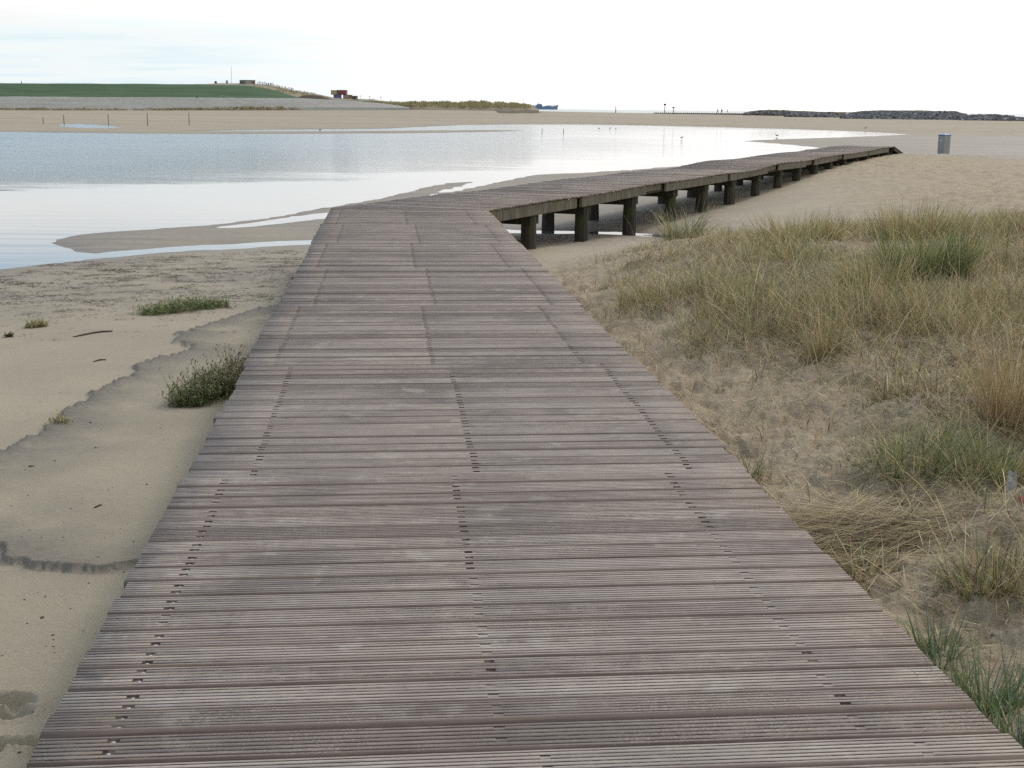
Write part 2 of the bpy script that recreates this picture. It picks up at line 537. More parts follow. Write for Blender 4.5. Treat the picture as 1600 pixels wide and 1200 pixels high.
# ------------------------------------------------------------------ terrain
WL = -1.05
pz = lambda pts, z=WL: [tuple(at(x, y, z)) for x, y in pts]
LAGOON = pz([(-500, 200), (-200, 203), (0, 206), (200, 208.5), (380, 209.5), (520, 208.8), (640, 208.2), (760, 206.2), (826, 204.4),
             (760, 203.5), (640, 204.2), (500, 205.4), (380, 205.6), (290, 205), (400, 203), (600, 201.2), (650, 198.5), (720, 195.6), (800, 194.4), (900, 194.3),
             (1000, 195.8), (1100, 198), (1240, 201.8), (1330, 205), (1390, 208), (1419, 210.2), (1370, 212.6), (1290, 215.3), (1200, 218.2), (1158, 220.6),
             (1200, 223.0), (1240, 226.8), (1279, 230.6), (1250, 235.5), (1180, 248), (1100, 256), (1000, 264.5), (900, 270.5), (840, 273), (795, 281),
             (758, 290), (705, 299.5), (668, 306), (700, 296), (722, 290), (742, 283.6), (700, 285.6), (655, 295), (615, 306), (560, 316), (515, 324.5), (420, 341), (320, 353),
             (210, 360), (130, 366), (86, 375), (90, 385), (118, 393), (150, 395.5), (205, 390), (300, 384), (400, 378.5), (520, 374), (560, 370), (540, 377),
             (480, 382.5), (380, 388), (300, 392), (200, 400), (120, 408), (60, 414), (0, 421), (-150, 440), (-600, 500)])
CHANNEL = pz([(540, 328), (503, 333), (440, 341), (385, 349), (330, 355), (345, 357), (400, 354), (450, 349), (500, 343), (540, 340)])
POOL = pz([(760, 356), (800, 359.5), (860, 361), (905, 361.5), (960, 362.5), (1045, 367), (1085, 373), (1040, 372), (960, 366.5), (905, 365.3), (860, 364.8), (800, 364), (760, 362)])
PUDDLES = [pz([(85, 194), (130, 193.5), (175, 197), (183, 199.5), (150, 200.5), (110, 199)], -0.95),
           pz([(765, 181.4), (800, 180.8), (842, 181.6), (835, 182.8), (790, 182.8)], -0.6)]

CTRL = np.array([
    (-1.5, 2, -.30), (-3, 2, -.30), (-2, 5, -.42), (-6, 6, -.5), (-2.2, 9, -.55), (-6, 10, -.65), (-3, 14, -.72), (-8, 15, -.82), (-4, 18, -.9), (-12, 17, -.95), (-8, 20, -1.0),
    (0, 2, -.3), (0, 4, -.3), (-.5, 8, -.42), (-1, 15, -.72), (-1.5, 20, -.88), (-.4, 11.5, -.6),
    (2.0, 2.2, -.10), (3, 4, 0), (1.65, 6, -.05), (1.4, 9, -.08), (3, 8, .08), (1.15, 11.5, -.12), (.75, 15, -.35), (.25, 18, -.6), (.35, 20.2, -.72), (1.8, 13, .05), (3, 14, .15), (6, 15, .22),
    (6, 22, .15), (2.5, 20, -.1), (3.2, 24.5, -.35), (2, 23.3, -.70), (10, 26, .08), (12, 20, .25), (5.2, 28.5, -.6), (4.5, 20, .1),
    (0.33, 23.97, -.81), (1.35, 26.4, -.93), (2.5, 29.1, -.98), (3.8, 32, -.98), (4.8, 34.5, -.96), (5.9, 36.9, -.92), (7.2, 40, -.84), (8.4, 42.8, -.76), (9.4, 45.3, -.69), (10.5, 47.8, -.58), (12.3, 51.6, -.46), (14.6, 57, -.36), (16.5, 61.5, -.31),
    (18, 65.5, -.30), (20, 69.5, -.45), (9, 33, -.40), (15, 38, -.35), (13, 45, -.48), (20, 58, -.48), (24.6, 78, -.7), (35, 80, -.72), (32, 110, -.85), (30, 50, -.3), (25, 30, .1),
    (4, 38, -.97), (8, 50, -.97), (12, 62, -.8), (18, 76, -.8), (25, 100, -.93), (-2, 26, -.97), (-5, 26, -.98), (-1, 31, -.99), (-9, 24, -1.0)]
    + [(r * math.sin(math.radians(a)), r * math.cos(math.radians(a)), z) for a, k in ((-32, 0), (-20, 0), (-10, .6), (-5, 1), (0, 1), (5, .4), (16, 0), (32, 0)) for r, z in
       ((145, -.95), (195, -.88), (260, -.62 + .1 * k), (320, -.45 + .35 * k), (400, -.28 + 1.15 * k), (650, -.2 + .3 * k), (1100, -.2))])
_ang = lambda X, Y: np.clip(np.arctan2(X, Y), -0.75, 0.75) * 2.2
_lr = lambda X, Y: np.log(np.maximum(np.hypot(X, Y), 1.2))


def _tps(r2): return 0.5 * r2 * np.log(r2 + 1e-9)


_cu, _cv = _ang(CTRL[:, 0], CTRL[:, 1]), _lr(CTRL[:, 0], CTRL[:, 1])
_K = _tps((_cu[:, None] - _cu) ** 2 + (_cv[:, None] - _cv) ** 2) + np.eye(len(_cu)) * 0.002
_A = np.zeros((len(_cu) + 3,) * 2); _A[:-3, :-3] = _K; _A[:-3, -3] = 1; _A[:-3, -2] = _cu; _A[:-3, -1] = _cv; _A[-3:, :-3] = _A[:-3, -3:].T
_W = np.linalg.solve(_A, np.concatenate([CTRL[:, 2], [0, 0, 0]]))

D1 = np.array([math.sin(math.radians(-5.35)), math.cos(math.radians(-5.35))])     # first leg of the boardwalk
D2 = np.array([math.sin(math.radians(23.1)), math.cos(math.radians(23.1))])       # second leg
N1 = np.array([D1[1], -D1[0]]); N2 = np.array([D2[1], -D2[0]])                     # to the right of each leg
P_IN = np.array([-0.4175, 21.71])                                                  # inner (right) corner
W1, W2 = 2.46, 2.38

GRASS_POLY = pz([(925, 445), (950, 402), (1005, 366), (1070, 347), (1200, 326), (1330, 311), (1500, 302), (1800, 296), (2000, 500), (1900, 900), (1640, 950),
                 (1540, 890), (1460, 850), (1400, 790), (1330, 720), (1310, 650), (1245, 592), (1150, 548), (1060, 515), (980, 465)], 0.08)
HEAP_POLY = pz([(1195, 800), (1260, 768), (1400, 758), (1470, 790), (1430, 830), (1300, 856), (1230, 838)], 0.0)


def grass_density(X, Y):
    dd, _, ins = seg_dist(X, Y, GRASS_POLY)
    s = np.where(ins, dd, -dd) + fbm(X * 0.9, Y * 0.9, 3, 5) * 0.45 * np.clip(Y / 9, 0.5, 2)
    r = np.hypot(X, Y)
    core = sstep(s, -0.25, 0.5) * (0.34 + 0.66 * sstep(fbm(X * 0.7, Y * 0.7, 4, 23), -0.38, 0.32))
    right = sstep((np.stack([X, Y], -1) - P_IN) @ N1, 0.1, 0.5)
    strip = np.exp(-np.maximum((np.stack([X, Y], -1) - P_IN) @ N1, 0) / 0.35) * sstep(Y, 3, 5) * 0.3
    sparse = (0.05 + strip) * right * sstep(16 - Y, 0, 4)
    return np.maximum(core, sparse) * right


SCARP_A = pz([(-80, 812), (-40, 830), (0, 850), (10, 872), (32, 888), (62, 894), (100, 899), (150, 894), (205, 887), (260, 884)], -0.43)
SCARP_B = pz([(-120, 790), (-40, 745), (0, 728), (50, 700), (98, 672), (104, 655), (150, 615), (200, 592), (226, 578), (214, 566), (250, 556), (292, 541), (302, 534), (270, 522), (276, 508), (318, 493), (345, 480), (420, 455)], -0.62)
DENTS = [(12, 1068, .09, .050, .035), (14, 1090, .075, .040, .03), (20, 1138, .09, .035, .03), (-45, 1150, .1, .05, .03)]


def ground_height(X, Y, detail=True):
    shp = X.shape
    X = X.ravel(); Y = Y.ravel()
    out = np.zeros(X.shape); wet = np.zeros(X.shape); mud = np.zeros(X.shape)
    u, v = _ang(X, Y), _lr(X, Y)
    for s in range(0, len(X), 40000):
        e = slice(s, s + 40000)
        out[e] = _tps((u[e, None] - _cu) ** 2 + (v[e, None] - _cv) ** 2) @ _W[:-3] + _W[-3] + u[e] * _W[-2] + v[e] * _W[-1]
    r = np.hypot(X, Y)
    base = np.clip(out, WL + 0.012, 0.45 + 0.9 * sstep(r, 100, 300))
    base = base + fbm(X * 0.08, Y * 0.08, 3, 3) * 0.02 * sstep(r, 8, 60) + fbm(X * 0.012, Y * 0.07, 4, 13) * 0.11 * sstep(r, 150, 260)
    dl, _, inl = seg_dist(X, Y, LAGOON)
    sd_l = np.where(inl, -dl, dl)
    for P in (CHANNEL, POOL):
        dc, _, ic = seg_dist(X, Y, P)
        sd_l = np.minimum(sd_l, np.where(ic, -dc, dc) * 1.0)
    sd_l = sd_l + fbm(X * 1.3, Y * 1.3, 4, 9) * np.clip(r * 0.004, 0.03, 0.45)
    slope = 0.055 - 0.03 * sstep(r, 40, 130)
    up = slope * np.maximum(sd_l, 0) + 0.014 * np.maximum(sd_l, 0) ** 2
    room = np.maximum(base - WL, 0.02)
    z = WL + room * (1 - np.exp(-up / room))
    z = np.where(sd_l < 0, WL + np.maximum(slope * sd_l * 0.9, -0.6), z)
    for P, hz in zip(PUDDLES, (-0.95, -0.6)):
        dc, _, ic = seg_dist(X, Y, P)
        sdp = np.where(ic, -dc, dc) + fbm(X * .3, Y * .3, 3, 2) * 0.6
        z = z + (hz - 0.03 - z) * sstep(-sdp, -1.5, 1.0)
    wet = np.exp(-np.maximum(z - WL, 0) / 0.055)
    wet = np.maximum(wet, 0.8 * np.exp(-np.maximum(z - WL, 0) / 0.20) * (r < 60) * (0.75 + .5 * fbm(X * .8, Y * 1.8, 4, 33)))
    wet = np.clip(wet * (1.05 + 0.5 * fbm(X * .5, Y * 1.4, 4, 31)), 0, 1)
    # mudflat right of the lagoon tip
    wet = np.maximum(wet, 0.95 * sstep(r, 60, 74) * (1 - sstep(r, 150, 190)) * sstep(X / np.maximum(Y, 1), 0.05, 0.12) * (0.8 + 0.3 * fbm(X * .05, Y * .2, 3, 8)))
    grass = grass_density(X, Y) * (r < 70)
    dune = sstep(z, -0.85, -0.3) * sstep((np.stack([X, Y], -1) - P_IN) @ N1, -0.2, 0.3) * (1 - sstep(r, 90, 130))
    if detail:
        k = np.clip(dune, 0, 1)
        ridg = 1 - np.abs(fbm(X * 3.1, Y * 3.1, 3, 45))
        z = z + k * (fbm(X * 1.3, Y * 1.3, 3, 41) * 0.05 + fbm(X * 4.2, Y * 4.2, 4, 47, 0.6) * 0.024 + (ridg ** 3) * 0.020 + fbm(X * 12, Y * 12, 4, 43, 0.7) * 0.026)
        z = z - k * (sstep(fbm(X * 3.6, Y * 3.6, 3, 49), 0.25, 0.6) * 0.022 + sstep(fbm(X * 9.5, Y * 9.5, 2, 53), 0.22, 0.5) * 0.022)
        z = z + (1 - k) * (fbm(X * 0.9, Y * 1.2, 3, 51) * 0.008 + fbm(X * 9, Y * 9, 2, 57) * 0.0015) * (1 - np.clip(wet, 0, 1) * 0.8)
        z = z + grass * (0.03 + fbm(X * 1.1, Y * 1.1, 3, 61) * 0.05)
        # eroded ledges of grey mud
        near = (Y < 30) & (X < 0.5)
        for P, hh, ww, sd0 in ((SCARP_A, 0.030, 0.34, 1), (SCARP_B, 0.032, 0.30, -1)):
            xx, yy = X[near], Y[near]
            wob = fbm(xx * 1.6, yy * 1.6, 2, 70) * 0.05 + fbm(xx * 6, yy * 6, 4, 71) * 0.05 + fbm(xx * 23, yy * 23, 3, 72) * 0.007
            dd, side, _ = seg_dist(xx, yy, P, closed=False)
            sg = dd * side * sd0 + wob
            w2 = ww * (1 + 0.9 * fbm(xx * 2.2, yy * 2.2, 3, 77))
            fall = np.exp(-np.maximum(sg - 0.04, 0) / np.maximum(w2, .05))
            z[near] += hh * sstep(sg, -0.006, 0.012) * fall
            lump = np.exp(-((sg - 0.006) / (0.020 + 0.0018 * yy)) ** 2)
            z[near] += lump * (0.006 + 0.010 * np.abs(fbm(xx * 26, yy * 26, 3, 73)))
            mud[near] = np.maximum(mud[near], np.where(sg > -0.01, np.maximum(fall * (0.85 + .25 * (sd0 < 0)), lump * 1.3), np.exp(sg / 0.012)))
        for (px, py, a, b, dp) in DENTS:
            q = at(px, py, -0.33)
            ex = ((X - q[0]) / a) ** 2 + ((Y - q[1]) / b) ** 2
            ex = ex * (1 + 0.5 * fbm(X * 14, Y * 14, 2, 88))
            z = z - dp * 1.5 * np.exp(-ex ** 2) + 0.012 * np.exp(-(ex - 1.7) ** 2 * 2)
            mud = np.maximum(mud, 0.10 * np.exp(-ex * 1.2))
        # debris flecks just above the tide line stay a little uneven
        tide = np.exp(-((z - (WL + 0.10)) / 0.06) ** 2) * (r < 40)
        z = z + tide * np.maximum(fbm(X * 4, Y * 9, 3, 81), 0) * 0.03
        mud = np.maximum(mud, tide * sstep(fbm(X * 5, Y * 13, 5, 83, .65), 0.12, 0.45) * 0.5)
    # below the first leg and below the second leg the sand stays under the timber
    q1 = (np.stack([X, Y], -1) - P_IN)
    s1, t1 = q1 @ N1, q1 @ D1
    in1 = sstep(s1, -W1 - 0.12, -W1 + 0.05) * (1 - sstep(s1, -0.10, 0.02)) * (t1 < 0.4)
    z = np.where(in1 > 0, np.minimum(z, z * (1 - in1) + np.minimum(z, -0.24) * in1), z)
    s2, t2 = q1 @ N2, q1 @ D2
    in2 = (s2 < 0.25) & (s2 > -W2 - 0.25) & (t2 > 0) & (t2 < 52)
    cap = -0.30 - 0.22 * sstep(t2, 47.2, 51.9) + 0.02
    z = np.where(in2, np.minimum(z, cap), z)
    # beyond the beach the ground goes under the sea
    z = z - 1.6 * sstep(r + fbm(X * .01, Y * .01, 2, 4) * 30, 780, 900)
    return z.reshape(shp), wet.reshape(shp), mud.reshape(shp), grass.reshape(shp), dune.reshape(shp)


a_f = np.radians(np.linspace(-26, 26, 500))
a_l = np.radians(np.concatenate([np.linspace(-180, -50, 40), np.linspace(-48, -26.6, 34)]))
a_r = np.radians(np.concatenate([np.linspace(26.6, 48, 34), np.linspace(50, 180, 40)]))
ANG = np.concatenate([a_l, a_f, a_r])
r1 = 1.0 / np.concatenate([np.arange(0.52, 0.30, -0.0011), np.arange(0.30, 1 / 9.0, -0.0007)])
r2 = 9.0 * np.exp(np.arange(1, 620) * 0.0085)
r2 = r2[r2 < 1150]
RAD = np.concatenate([[0.15, 0.4, 0.7, 1.0, 1.25, 1.5, 1.75], r1, r2, [1400, 2500, 6000, 20000]])
TH, RR = np.meshgrid(ANG, RAD)
GX, GY = RR * np.sin(TH), RR * np.cos(TH)
GZ, GW, GM, GG, GD = ground_height(GX, GY)
nr, na = GX.shape
idx = np.arange(nr * na).reshape(nr, na)
quads = np.stack([idx[:-1, :-1], idx[:-1, 1:], idx[1:, 1:], idx[1:, :-1]], -1).reshape(-1, 4)[:, ::-1]
gm = mesh_np('ground', np.stack([GX, GY, GZ], -1).reshape(-1, 3), [quads], M_SAND,
             col=np.stack([GW, GM, np.clip(GG * 1.1, 0, 1), GD], -1).reshape(-1, 4), smooth=True, attr='mask')
tag(link('ground', gm), 'pale beach sand with wet flats and grassy dune', kind='structure')


def gz(x, y):
    return float(ground_height(np.array([float(x)]), np.array([float(y)]))[0][0])


def gza(x, y):
    return ground_height(np.asarray(x, float), np.asarray(y, float))[0]


# water sheets ------------------------------------------------------
wa = np.radians(np.linspace(-60, 60, 260)); wr = 12 * np.exp(np.linspace(0, math.log(320 / 12), 260))
T2, R2 = np.meshgrid(wa, wr); WX, WY = R2 * np.sin(T2), R2 * np.cos(T2)
RIP = pz([(-900, 345), (0, 291), (200, 281), (400, 271), (560, 262), (760, 251), (900, 241), (1010, 231), (1060, 222), (1010, 214), (1180, 206), (1300, 199)])
RIP += [(300, 400), (-500, 400)]
dr, _, inr = seg_dist(WX, WY, RIP)
sr = np.where(inr, dr, -dr) / np.maximum(R2, 1)
rip = sstep(sr + fbm(WX * .12, WY * .2, 4, 91) * 0.05 + fbm(WX * .5, WY * 1.2, 3, 92) * 0.04, -0.12, 0.44)
rip = rip * (1 - 0.30 * sstep(WX / WY, -0.10, 0.22)) * (0.85 + 0.25 * fbm(WX * .05, WY * .05, 3, 95))
iw = np.arange(T2.size).reshape(T2.shape)
wq = np.stack([iw[:-1, :-1], iw[:-1, 1:], iw[1:, 1:], iw[1:, :-1]], -1).reshape(-1, 4)[:, ::-1]
wm = mesh_np('lagoon_water', np.stack([WX, WY, np.full(WX.shape, WL)], -1).reshape(-1, 3), [wq], M_WATER,
             col=np.stack([np.clip(rip, 0, 1), np.zeros_like(rip), np.zeros_like(rip)], -1).reshape(-1, 3), attr='ripple')
tag(link('lagoon_water', wm), 'calm lagoon reflecting the white sky', kind='structure')
for P, hz in zip(PUDDLES, (-0.95, -0.6)):
    A = np.array(P); c0 = A.mean(0); A = c0 + (A - c0) * 1.25
    V = np.concatenate([A, np.full((len(A), 1), hz - 0.001)], 1)
    pm = mesh_np('puddle', V, [np.arange(len(V))[None, :]], M_WATER, col=np.tile((1.0, 0, 0), (len(V), 1)), attr='ripple')
    tag(link('puddle', pm), 'shallow puddle left on the far beach', kind='structure')
sa = np.radians(np.linspace(-70, 70, 60)); sr_ = np.array([330, 500, 700, 800, 900, 1200, 2000, 4000, 9000, 30000])
T3, R3 = np.meshgrid(sa, sr_); SX, SY = R3 * np.sin(T3), R3 * np.cos(T3)
i3 = np.arange(T3.size).reshape(T3.shape)
q3 = np.stack([i3[:-1, :-1], i3[:-1, 1:], i3[1:, 1:], i3[1:, :-1]], -1).reshape(-1, 4)[:, ::-1]
sm = mesh_np('sea', np.stack([SX, SY, np.full(SX.shape, WL - 0.01)], -1).reshape(-1, 3), [q3], M_WATER,
             col=np.stack([np.ones(SX.shape), np.ones(SX.shape), np.zeros(SX.shape)], -1).reshape(-1, 3), attr='ripple')
tag(link('sea', sm), 'grey green sea at the horizon', kind='structure')

# ------------------------------------------------------------------ boardwalk
bw = empty('boardwalk', (float(P_IN[0]), float(P_IN[1]), 0), 'grooved plank boardwalk on timber piles turning right across the lagoon shore', 'boardwalk')
PW, GAP, TH_P = 0.1370, 0.0086, 0.032


def plank_geometry(x0f, x1f, w, band, ngroove, slots, seed, depth=0.0048, open_rows=1):
    """plank local: x across the walk, y along the walk (0 = near edge), top at z = 0.
    x0f/x1f: functions of y for the two ends; slots: list of x centres of the screw recesses"""
    rr = random.Random(seed)
    prof = [(0.0, -TH_P, 0), (0.0, -0.007, 1), (band, 0.0, 1)]
    gp = (w - band - 0.006) / ngroove
    ridge = []
    for i in range(ngroove):
        y0 = band + 0.004 + gp * i
        gw = gp * 0.27
        prof += [(y0 + gp * 0.5 - gw / 2, 0.0, 0), (y0 + gp * 0.5 - gw / 2 + gw * .2, -depth, 2), (y0 + gp * 0.5 + gw / 2 - gw * .2, -depth, 2), (y0 + gp * 0.5 + gw / 2, 0.0, 0)]
    prof += [(w, 0.0, 0), (w, -TH_P, 0)]
    n = len(prof)
    L0, L1 = x0f(0.0), x1f(0.0)
    secs = [(None, 0, False)]
    for sx_ in slots:
        hw = 0.0115 + rr.uniform(0, 0.003); sxx = sx_ + rr.uniform(-0.006, 0.006)
        fl_ = True if (sx_ in slots[:open_rows] or rr.random() < 0.16) and rr.random() < 0.93 else 'filled'
        secs += [(sxx - hw - 0.003, 0, False), (sxx - hw, 0, fl_), (sxx + hw, 0, fl_), (sxx + hw + 0.003, 0, False)]
    secs.append((None, 1, False))
    low = set(); GI = (0, 3) if seed % 3 else (1, 4)
    if slots:
        for gi in GI:
            b = 3 + 4 * gi
            low |= {b + 3, b + 4}                     # ridge between two grooves is cut away
    V, top = [], []
    for (xs, e, cut) in secs:
        for k, (y, z, t) in enumerate(prof):
            x = xs if xs is not None else (x0f(y) if e == 0 else x1f(y))
            zz = (-depth * (1.15 if cut is True else 0.45)) if (cut and k in low) else z
            V.append((x, y, zz)); top.append(t)
    V = np.array(V); ns = len(secs)
    I = np.arange(ns * n).reshape(ns, n)
    q = np.stack([I[:-1, :-1], I[1:, :-1], I[1:, 1:], I[:-1, 1:]], -1)
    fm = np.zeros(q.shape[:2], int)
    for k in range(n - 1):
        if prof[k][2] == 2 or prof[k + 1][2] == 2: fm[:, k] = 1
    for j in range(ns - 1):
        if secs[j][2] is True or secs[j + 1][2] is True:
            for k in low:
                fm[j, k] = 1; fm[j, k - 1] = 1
    q = q.reshape(-1, 4); fm = list(fm.ravel())
    bottom = np.array([[I[0, 0], I[0, -1], I[-1, -1], I[-1, 0]]])
    faces = [q, bottom, I[0][None, :], I[-1][::-1][None, :]]
    fm += [0, 0, 0]
    col = np.zeros((len(V), 3)); col[:, 0] = rr.random(); col[:, 1] = rr.random()
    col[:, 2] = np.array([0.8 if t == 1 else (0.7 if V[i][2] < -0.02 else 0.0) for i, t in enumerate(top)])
    scr = []
    if slots:
        for gi in GI:
            b = 3 + 4 * gi
            yc = (prof[b + 3][0] + prof[b + 4][0]) / 2
            scr += [(sx_, yc) for sx_ in slots[:1]]
    return V, faces, fm, col, scr


screw_mb = MB()
screw_mb.ring_tube([(0, 0, -0.004), (0, 0, 0.0), (0, 0, 0.0012)], [0.0062, 0.0062, 0.0048], 8)
screw_me = screw_mb.mesh('screw', M_STEEL)

STARTS = [(-1.0, 0), (3.31, 1)]
TB = [3.31, 5.94, 8.57, 11.13, 13.72, 16.38, 18.98]     # joints between the panels of the first leg (Y)
A_ROWS, B_ROWS = (.075, .472, .855), (.118, .515, .903)
n_indiv = 0
far_parts = []
pitch_p = PW + GAP


def place(V, origin, dirn, nrm, z=0.0, tilt=0.0, roll=0.0):
    o = V.copy()
    x, y = V[:, 0], V[:, 1]
    o[:, 0] = origin[0] + nrm[0] * x + dirn[0] * y - P_IN[0]
    o[:, 1] = origin[1] + nrm[1] * x + dirn[1] * y - P_IN[1]
    o[:, 2] = V[:, 2] + z + tilt * y + roll * x
    return o


# first leg: t measured along D1 backwards from the inner corner
t = 0.0
k = 0
L1 = 21.0
nplank1 = int(L1 / pitch_p)
for k in range(nplank1):
    tt = -(k + 1) * pitch_p                          # near edge of plank k
    Yc = P_IN[1] + tt * D1[1]
    pi = sum(1 for b in TB if Yc + 0.07 > b)
    rows = (A_ROWS if pi % 2 else B_ROWS)
    rr = random.Random(900 + pi)
    wl_ = W1 + 0.05
    sj = rr.uniform(-0.012, 0.012)
    e0 = -wl_ + sj + random.gauss(0, 0.004); e1 = sj + random.gauss(0, 0.004)
    joint = any(0 <= Yc - b < pitch_p for b in TB)
    if k % 41 == 18: e0 -= 0.02
    band = random.choice([0.006, 0.010, 0.016, 0.022]) if k % 2 else random.choice([0.004, 0.006, 0.008])
    slots = [-wl_ + wl_ * r_ for r_ in rows]
    ng = 6
    w_ = PW - (0.006 if joint else 0) - random.choice([0, .001, .002, .004, .006])
    V, faces, fm, col, scr = plank_geometry(lambda y: e0, lambda y: e1, w_, band, ng, slots, k, open_rows=3 if 4.9 < Yc < 12 else (2 if Yc > 4.5 else 1))
    # local mesh kept about its own origin so that the grain follows each plank
    zoff = random.uniform(-0.0025, 0.0025); tl = random.uniform(-0.012, 0.012); rl = random.uniform(-0.0008, 0.0008)
    V2 = V.copy(); V2[:, 2] += tl * V[:, 1] + rl * V[:, 0]
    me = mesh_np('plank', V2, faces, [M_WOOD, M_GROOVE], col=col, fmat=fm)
    o = link('plank', me, bw)
    q = P_IN + D1 * tt
    o.location = (q[0] - P_IN[0], q[1] - P_IN[1], zoff)
    o.rotation_euler = (0, 0, math.radians(5.35))
    n_indiv += 1
    if 1.6 < Yc < 9.5:
        for (x, y) in scr:
            s_ = link('screw', screw_me, o, (x, y, -0.0052 + rl * x + tl * y))

# second leg
def z2(t):
    return 0.012 * math.sin(t * 0.9) + 0.03 * math.exp(-((t - 21.5) / 2.2) ** 2) - 0.05 * math.exp(-((t - 17.5) / 2.5) ** 2) + 0.028 * math.exp(-((t - 33) / 2) ** 2) - 0.03 * math.exp(-((t - 36.5) / 2) ** 2)


crn = P_IN                                            # leg 1 ends on the line through P_IN along N1
k = 0
tt = -W2 * math.tan(math.radians(28.45)) * 0 - 0.0
T_END = 47.6
seg2 = []
t = 0.0
while t < T_END:
    seg2.append(t); t += pitch_p
first = -int(0 / pitch_p)
# planks before t = 0 fill the wedge of the corner: they run from the line of leg 1 to the far edge
cosd = D2 @ N1; sind = D2 @ D1


def near_x(t):
    """x (along N2, 0 = near edge) where the plank line at t leaves the wedge; clipped by leg 1's last plank"""
    # point = P_IN + D2*t + N2*x ; need (point-P_IN).D1 >= 0.003
    a = N2 @ D1
    x = (0.003 - t * (D2 @ D1)) / a
    return x


allp = []
t = -1.35
while t < T_END - 0.02:
    allp.append(t); t += pitch_p
allp_sorted = allp
for k, t in enumerate(allp_sorted):
    band = random.choice([0.006, 0.010, 0.016])
    ea, eb = random.uniform(-0.012, 0.012), random.uniform(-0.014, 0.014)
    aN = N2 @ D1                                      # negative
    def x0f(y, t=t, ea=ea): return max(-W2 + ea, (-W1 - 0.05 - (t + y) * (D2 @ N1)) / (N2 @ N1)) if t < 0 else -W2 + ea
    def x1f(y, t=t, eb=eb):
        lim = (0.004 - (t + y) * (D2 @ D1)) / aN
        return min(eb, lim)
    if x1f(0) - x0f(0) < 0.10: continue
    far_detail = t > 14
    V, faces, fm, col, scr = plank_geometry(x0f, x1f, PW - random.uniform(0, 0.004), band, 4 if far_detail else 6, [], 5000 + k, 0.006)
    z = z2(max(t, 0)) * (0.0 if t < 0 else min(1, t / 3)) + random.uniform(-0.004, 0.004)
    tl = random.uniform(-0.02, 0.02)
    if n_indiv < 300:
        V2 = V.copy(); V2[:, 2] += tl * V[:, 1]
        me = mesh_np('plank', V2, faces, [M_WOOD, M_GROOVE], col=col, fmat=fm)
        o = link('plank', me, bw)
        q = D2 * t
        o.location = (q[0], q[1], z); o.rotation_euler = (0, 0, math.radians(-23.1))
        n_indiv += 1
    else:
        far_parts.append((place(V, P_IN + D2 * t, D2, N2, z, tl), faces, fm, col))
# ramp down to the sand at the end
rt, slope_r = T_END, -0.50 / 4.2
while rt < T_END + 4.2:
    V, faces, fm, col, scr = plank_geometry(lambda y: -W2, lambda y: 0.0, PW, 0.01, 4, [], int(rt * 100), 0.006)
    far_parts.append((place(V, P_IN + D2 * rt, D2, N2, z2(T_END) + slope_r * (rt - T_END), slope_r), faces, fm, col))
    rt += pitch_p
Vs, Fs, Cs, FM, off = [], {4: [], 'n': []}, [], [], 0
allF = []
for V, faces, fm, col in far_parts:
    Vs.append(V); Cs.append(col)
    for f in faces: allF.append(f + off)
    FM += list(fm); off += len(V)
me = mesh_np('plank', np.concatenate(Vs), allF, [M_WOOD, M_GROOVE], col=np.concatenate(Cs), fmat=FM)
tag(link('plank', me, bw), kind='stuff')


def oriented_box(x0, x1, t0, t1, z0, z1, dirn, nrm, z0b=None, z1b=None, sub=1):
    mb = MB()
    pts = []
    for tt_, za, zb in ((t0, z0, z1), (t1, z0b if z0b is not None else z0, z1b if z1b is not None else z1)):
        for x, z in ((x0, za), (x1, za), (x1, zb), (x0, zb)):
            p = nrm * x + dirn * tt_
            pts.append((p[0], p[1], z))
    mb.v = pts
    mb.f = [[0, 1, 2, 3], [7, 6, 5, 4], [0, 4, 5, 1], [1, 5, 6, 2], [2, 6, 7, 3], [3, 7, 4, 0]]
    # slightly worn arrises
    return mb


def add_bevel(o, w=0.008):
    b = o.modifiers.new('bevel', 'BEVEL'); b.width = w; b.segments = 1; b.limit_method = 'ANGLE'


BT = [0.05, 4.28, 9.80, 15.70, 21.70, 27.45, 33.4, 39.7, 45.9]     # where the fascia beams end
for i in range(len(BT) - 1):
    a, b = BT[i] + (0.13 if i else 0.02), BT[i + 1] - 0.13
    c = b - (1.25 if i in (1, 3, 4, 5) else 0.02)
    for x0, x1 in ((-0.075, -0.012), (-W2 + 0.012, -W2 + 0.075)):
        za, zb = z2(a), z2(c)
        o = oriented_box(x0, x1, a, c, za - 0.225, za - TH_P - 0.002, D2, N2, zb - 0.225, zb - TH_P - 0.002).build('edge_beam', M_FASCIA, bw)
        add_bevel(o)
        if c < b - 0.1:
            zc = z2(b)
            ins = 0.05 if x0 > -1 else -0.05
            o = oriented_box(x0 - ins, x1 - ins, c + 0.002, b, zb - 0.175, zb - TH_P - 0.004, D2, N2, zc - 0.175, zc - TH_P - 0.004).build('edge_beam', M_FASCIA, bw)
            add_bevel(o)
for x in (-W2 * 0.62, -W2 * 0.38, -0.14):
    for i in range(len(BT) - 1):
        oriented_box(x - .035, x + .035, BT[i], BT[i + 1] - 0.05, -0.215, -TH_P - 0.030, D2, N2).build('joist', M_DARKBEAM, bw)
for x0 in (-0.09, -W1 - 0.05 + 0.02):
    for i in range(7):
        a = -20.8 + i * 2.95
        o = oriented_box(x0, x0 + 0.07, a, min(a + 2.93, -0.02), -0.22, -TH_P - 0.006, D1, N1).build('edge_beam', M_FASCIA, bw)
for x in (-W1 * .38, -W1 * .62, ):
    oriented_box(x - .035, x + .035, -20.9, -0.05, -0.215, -TH_P - 0.012, D1, N1).build('joist', M_DARKBEAM, bw)
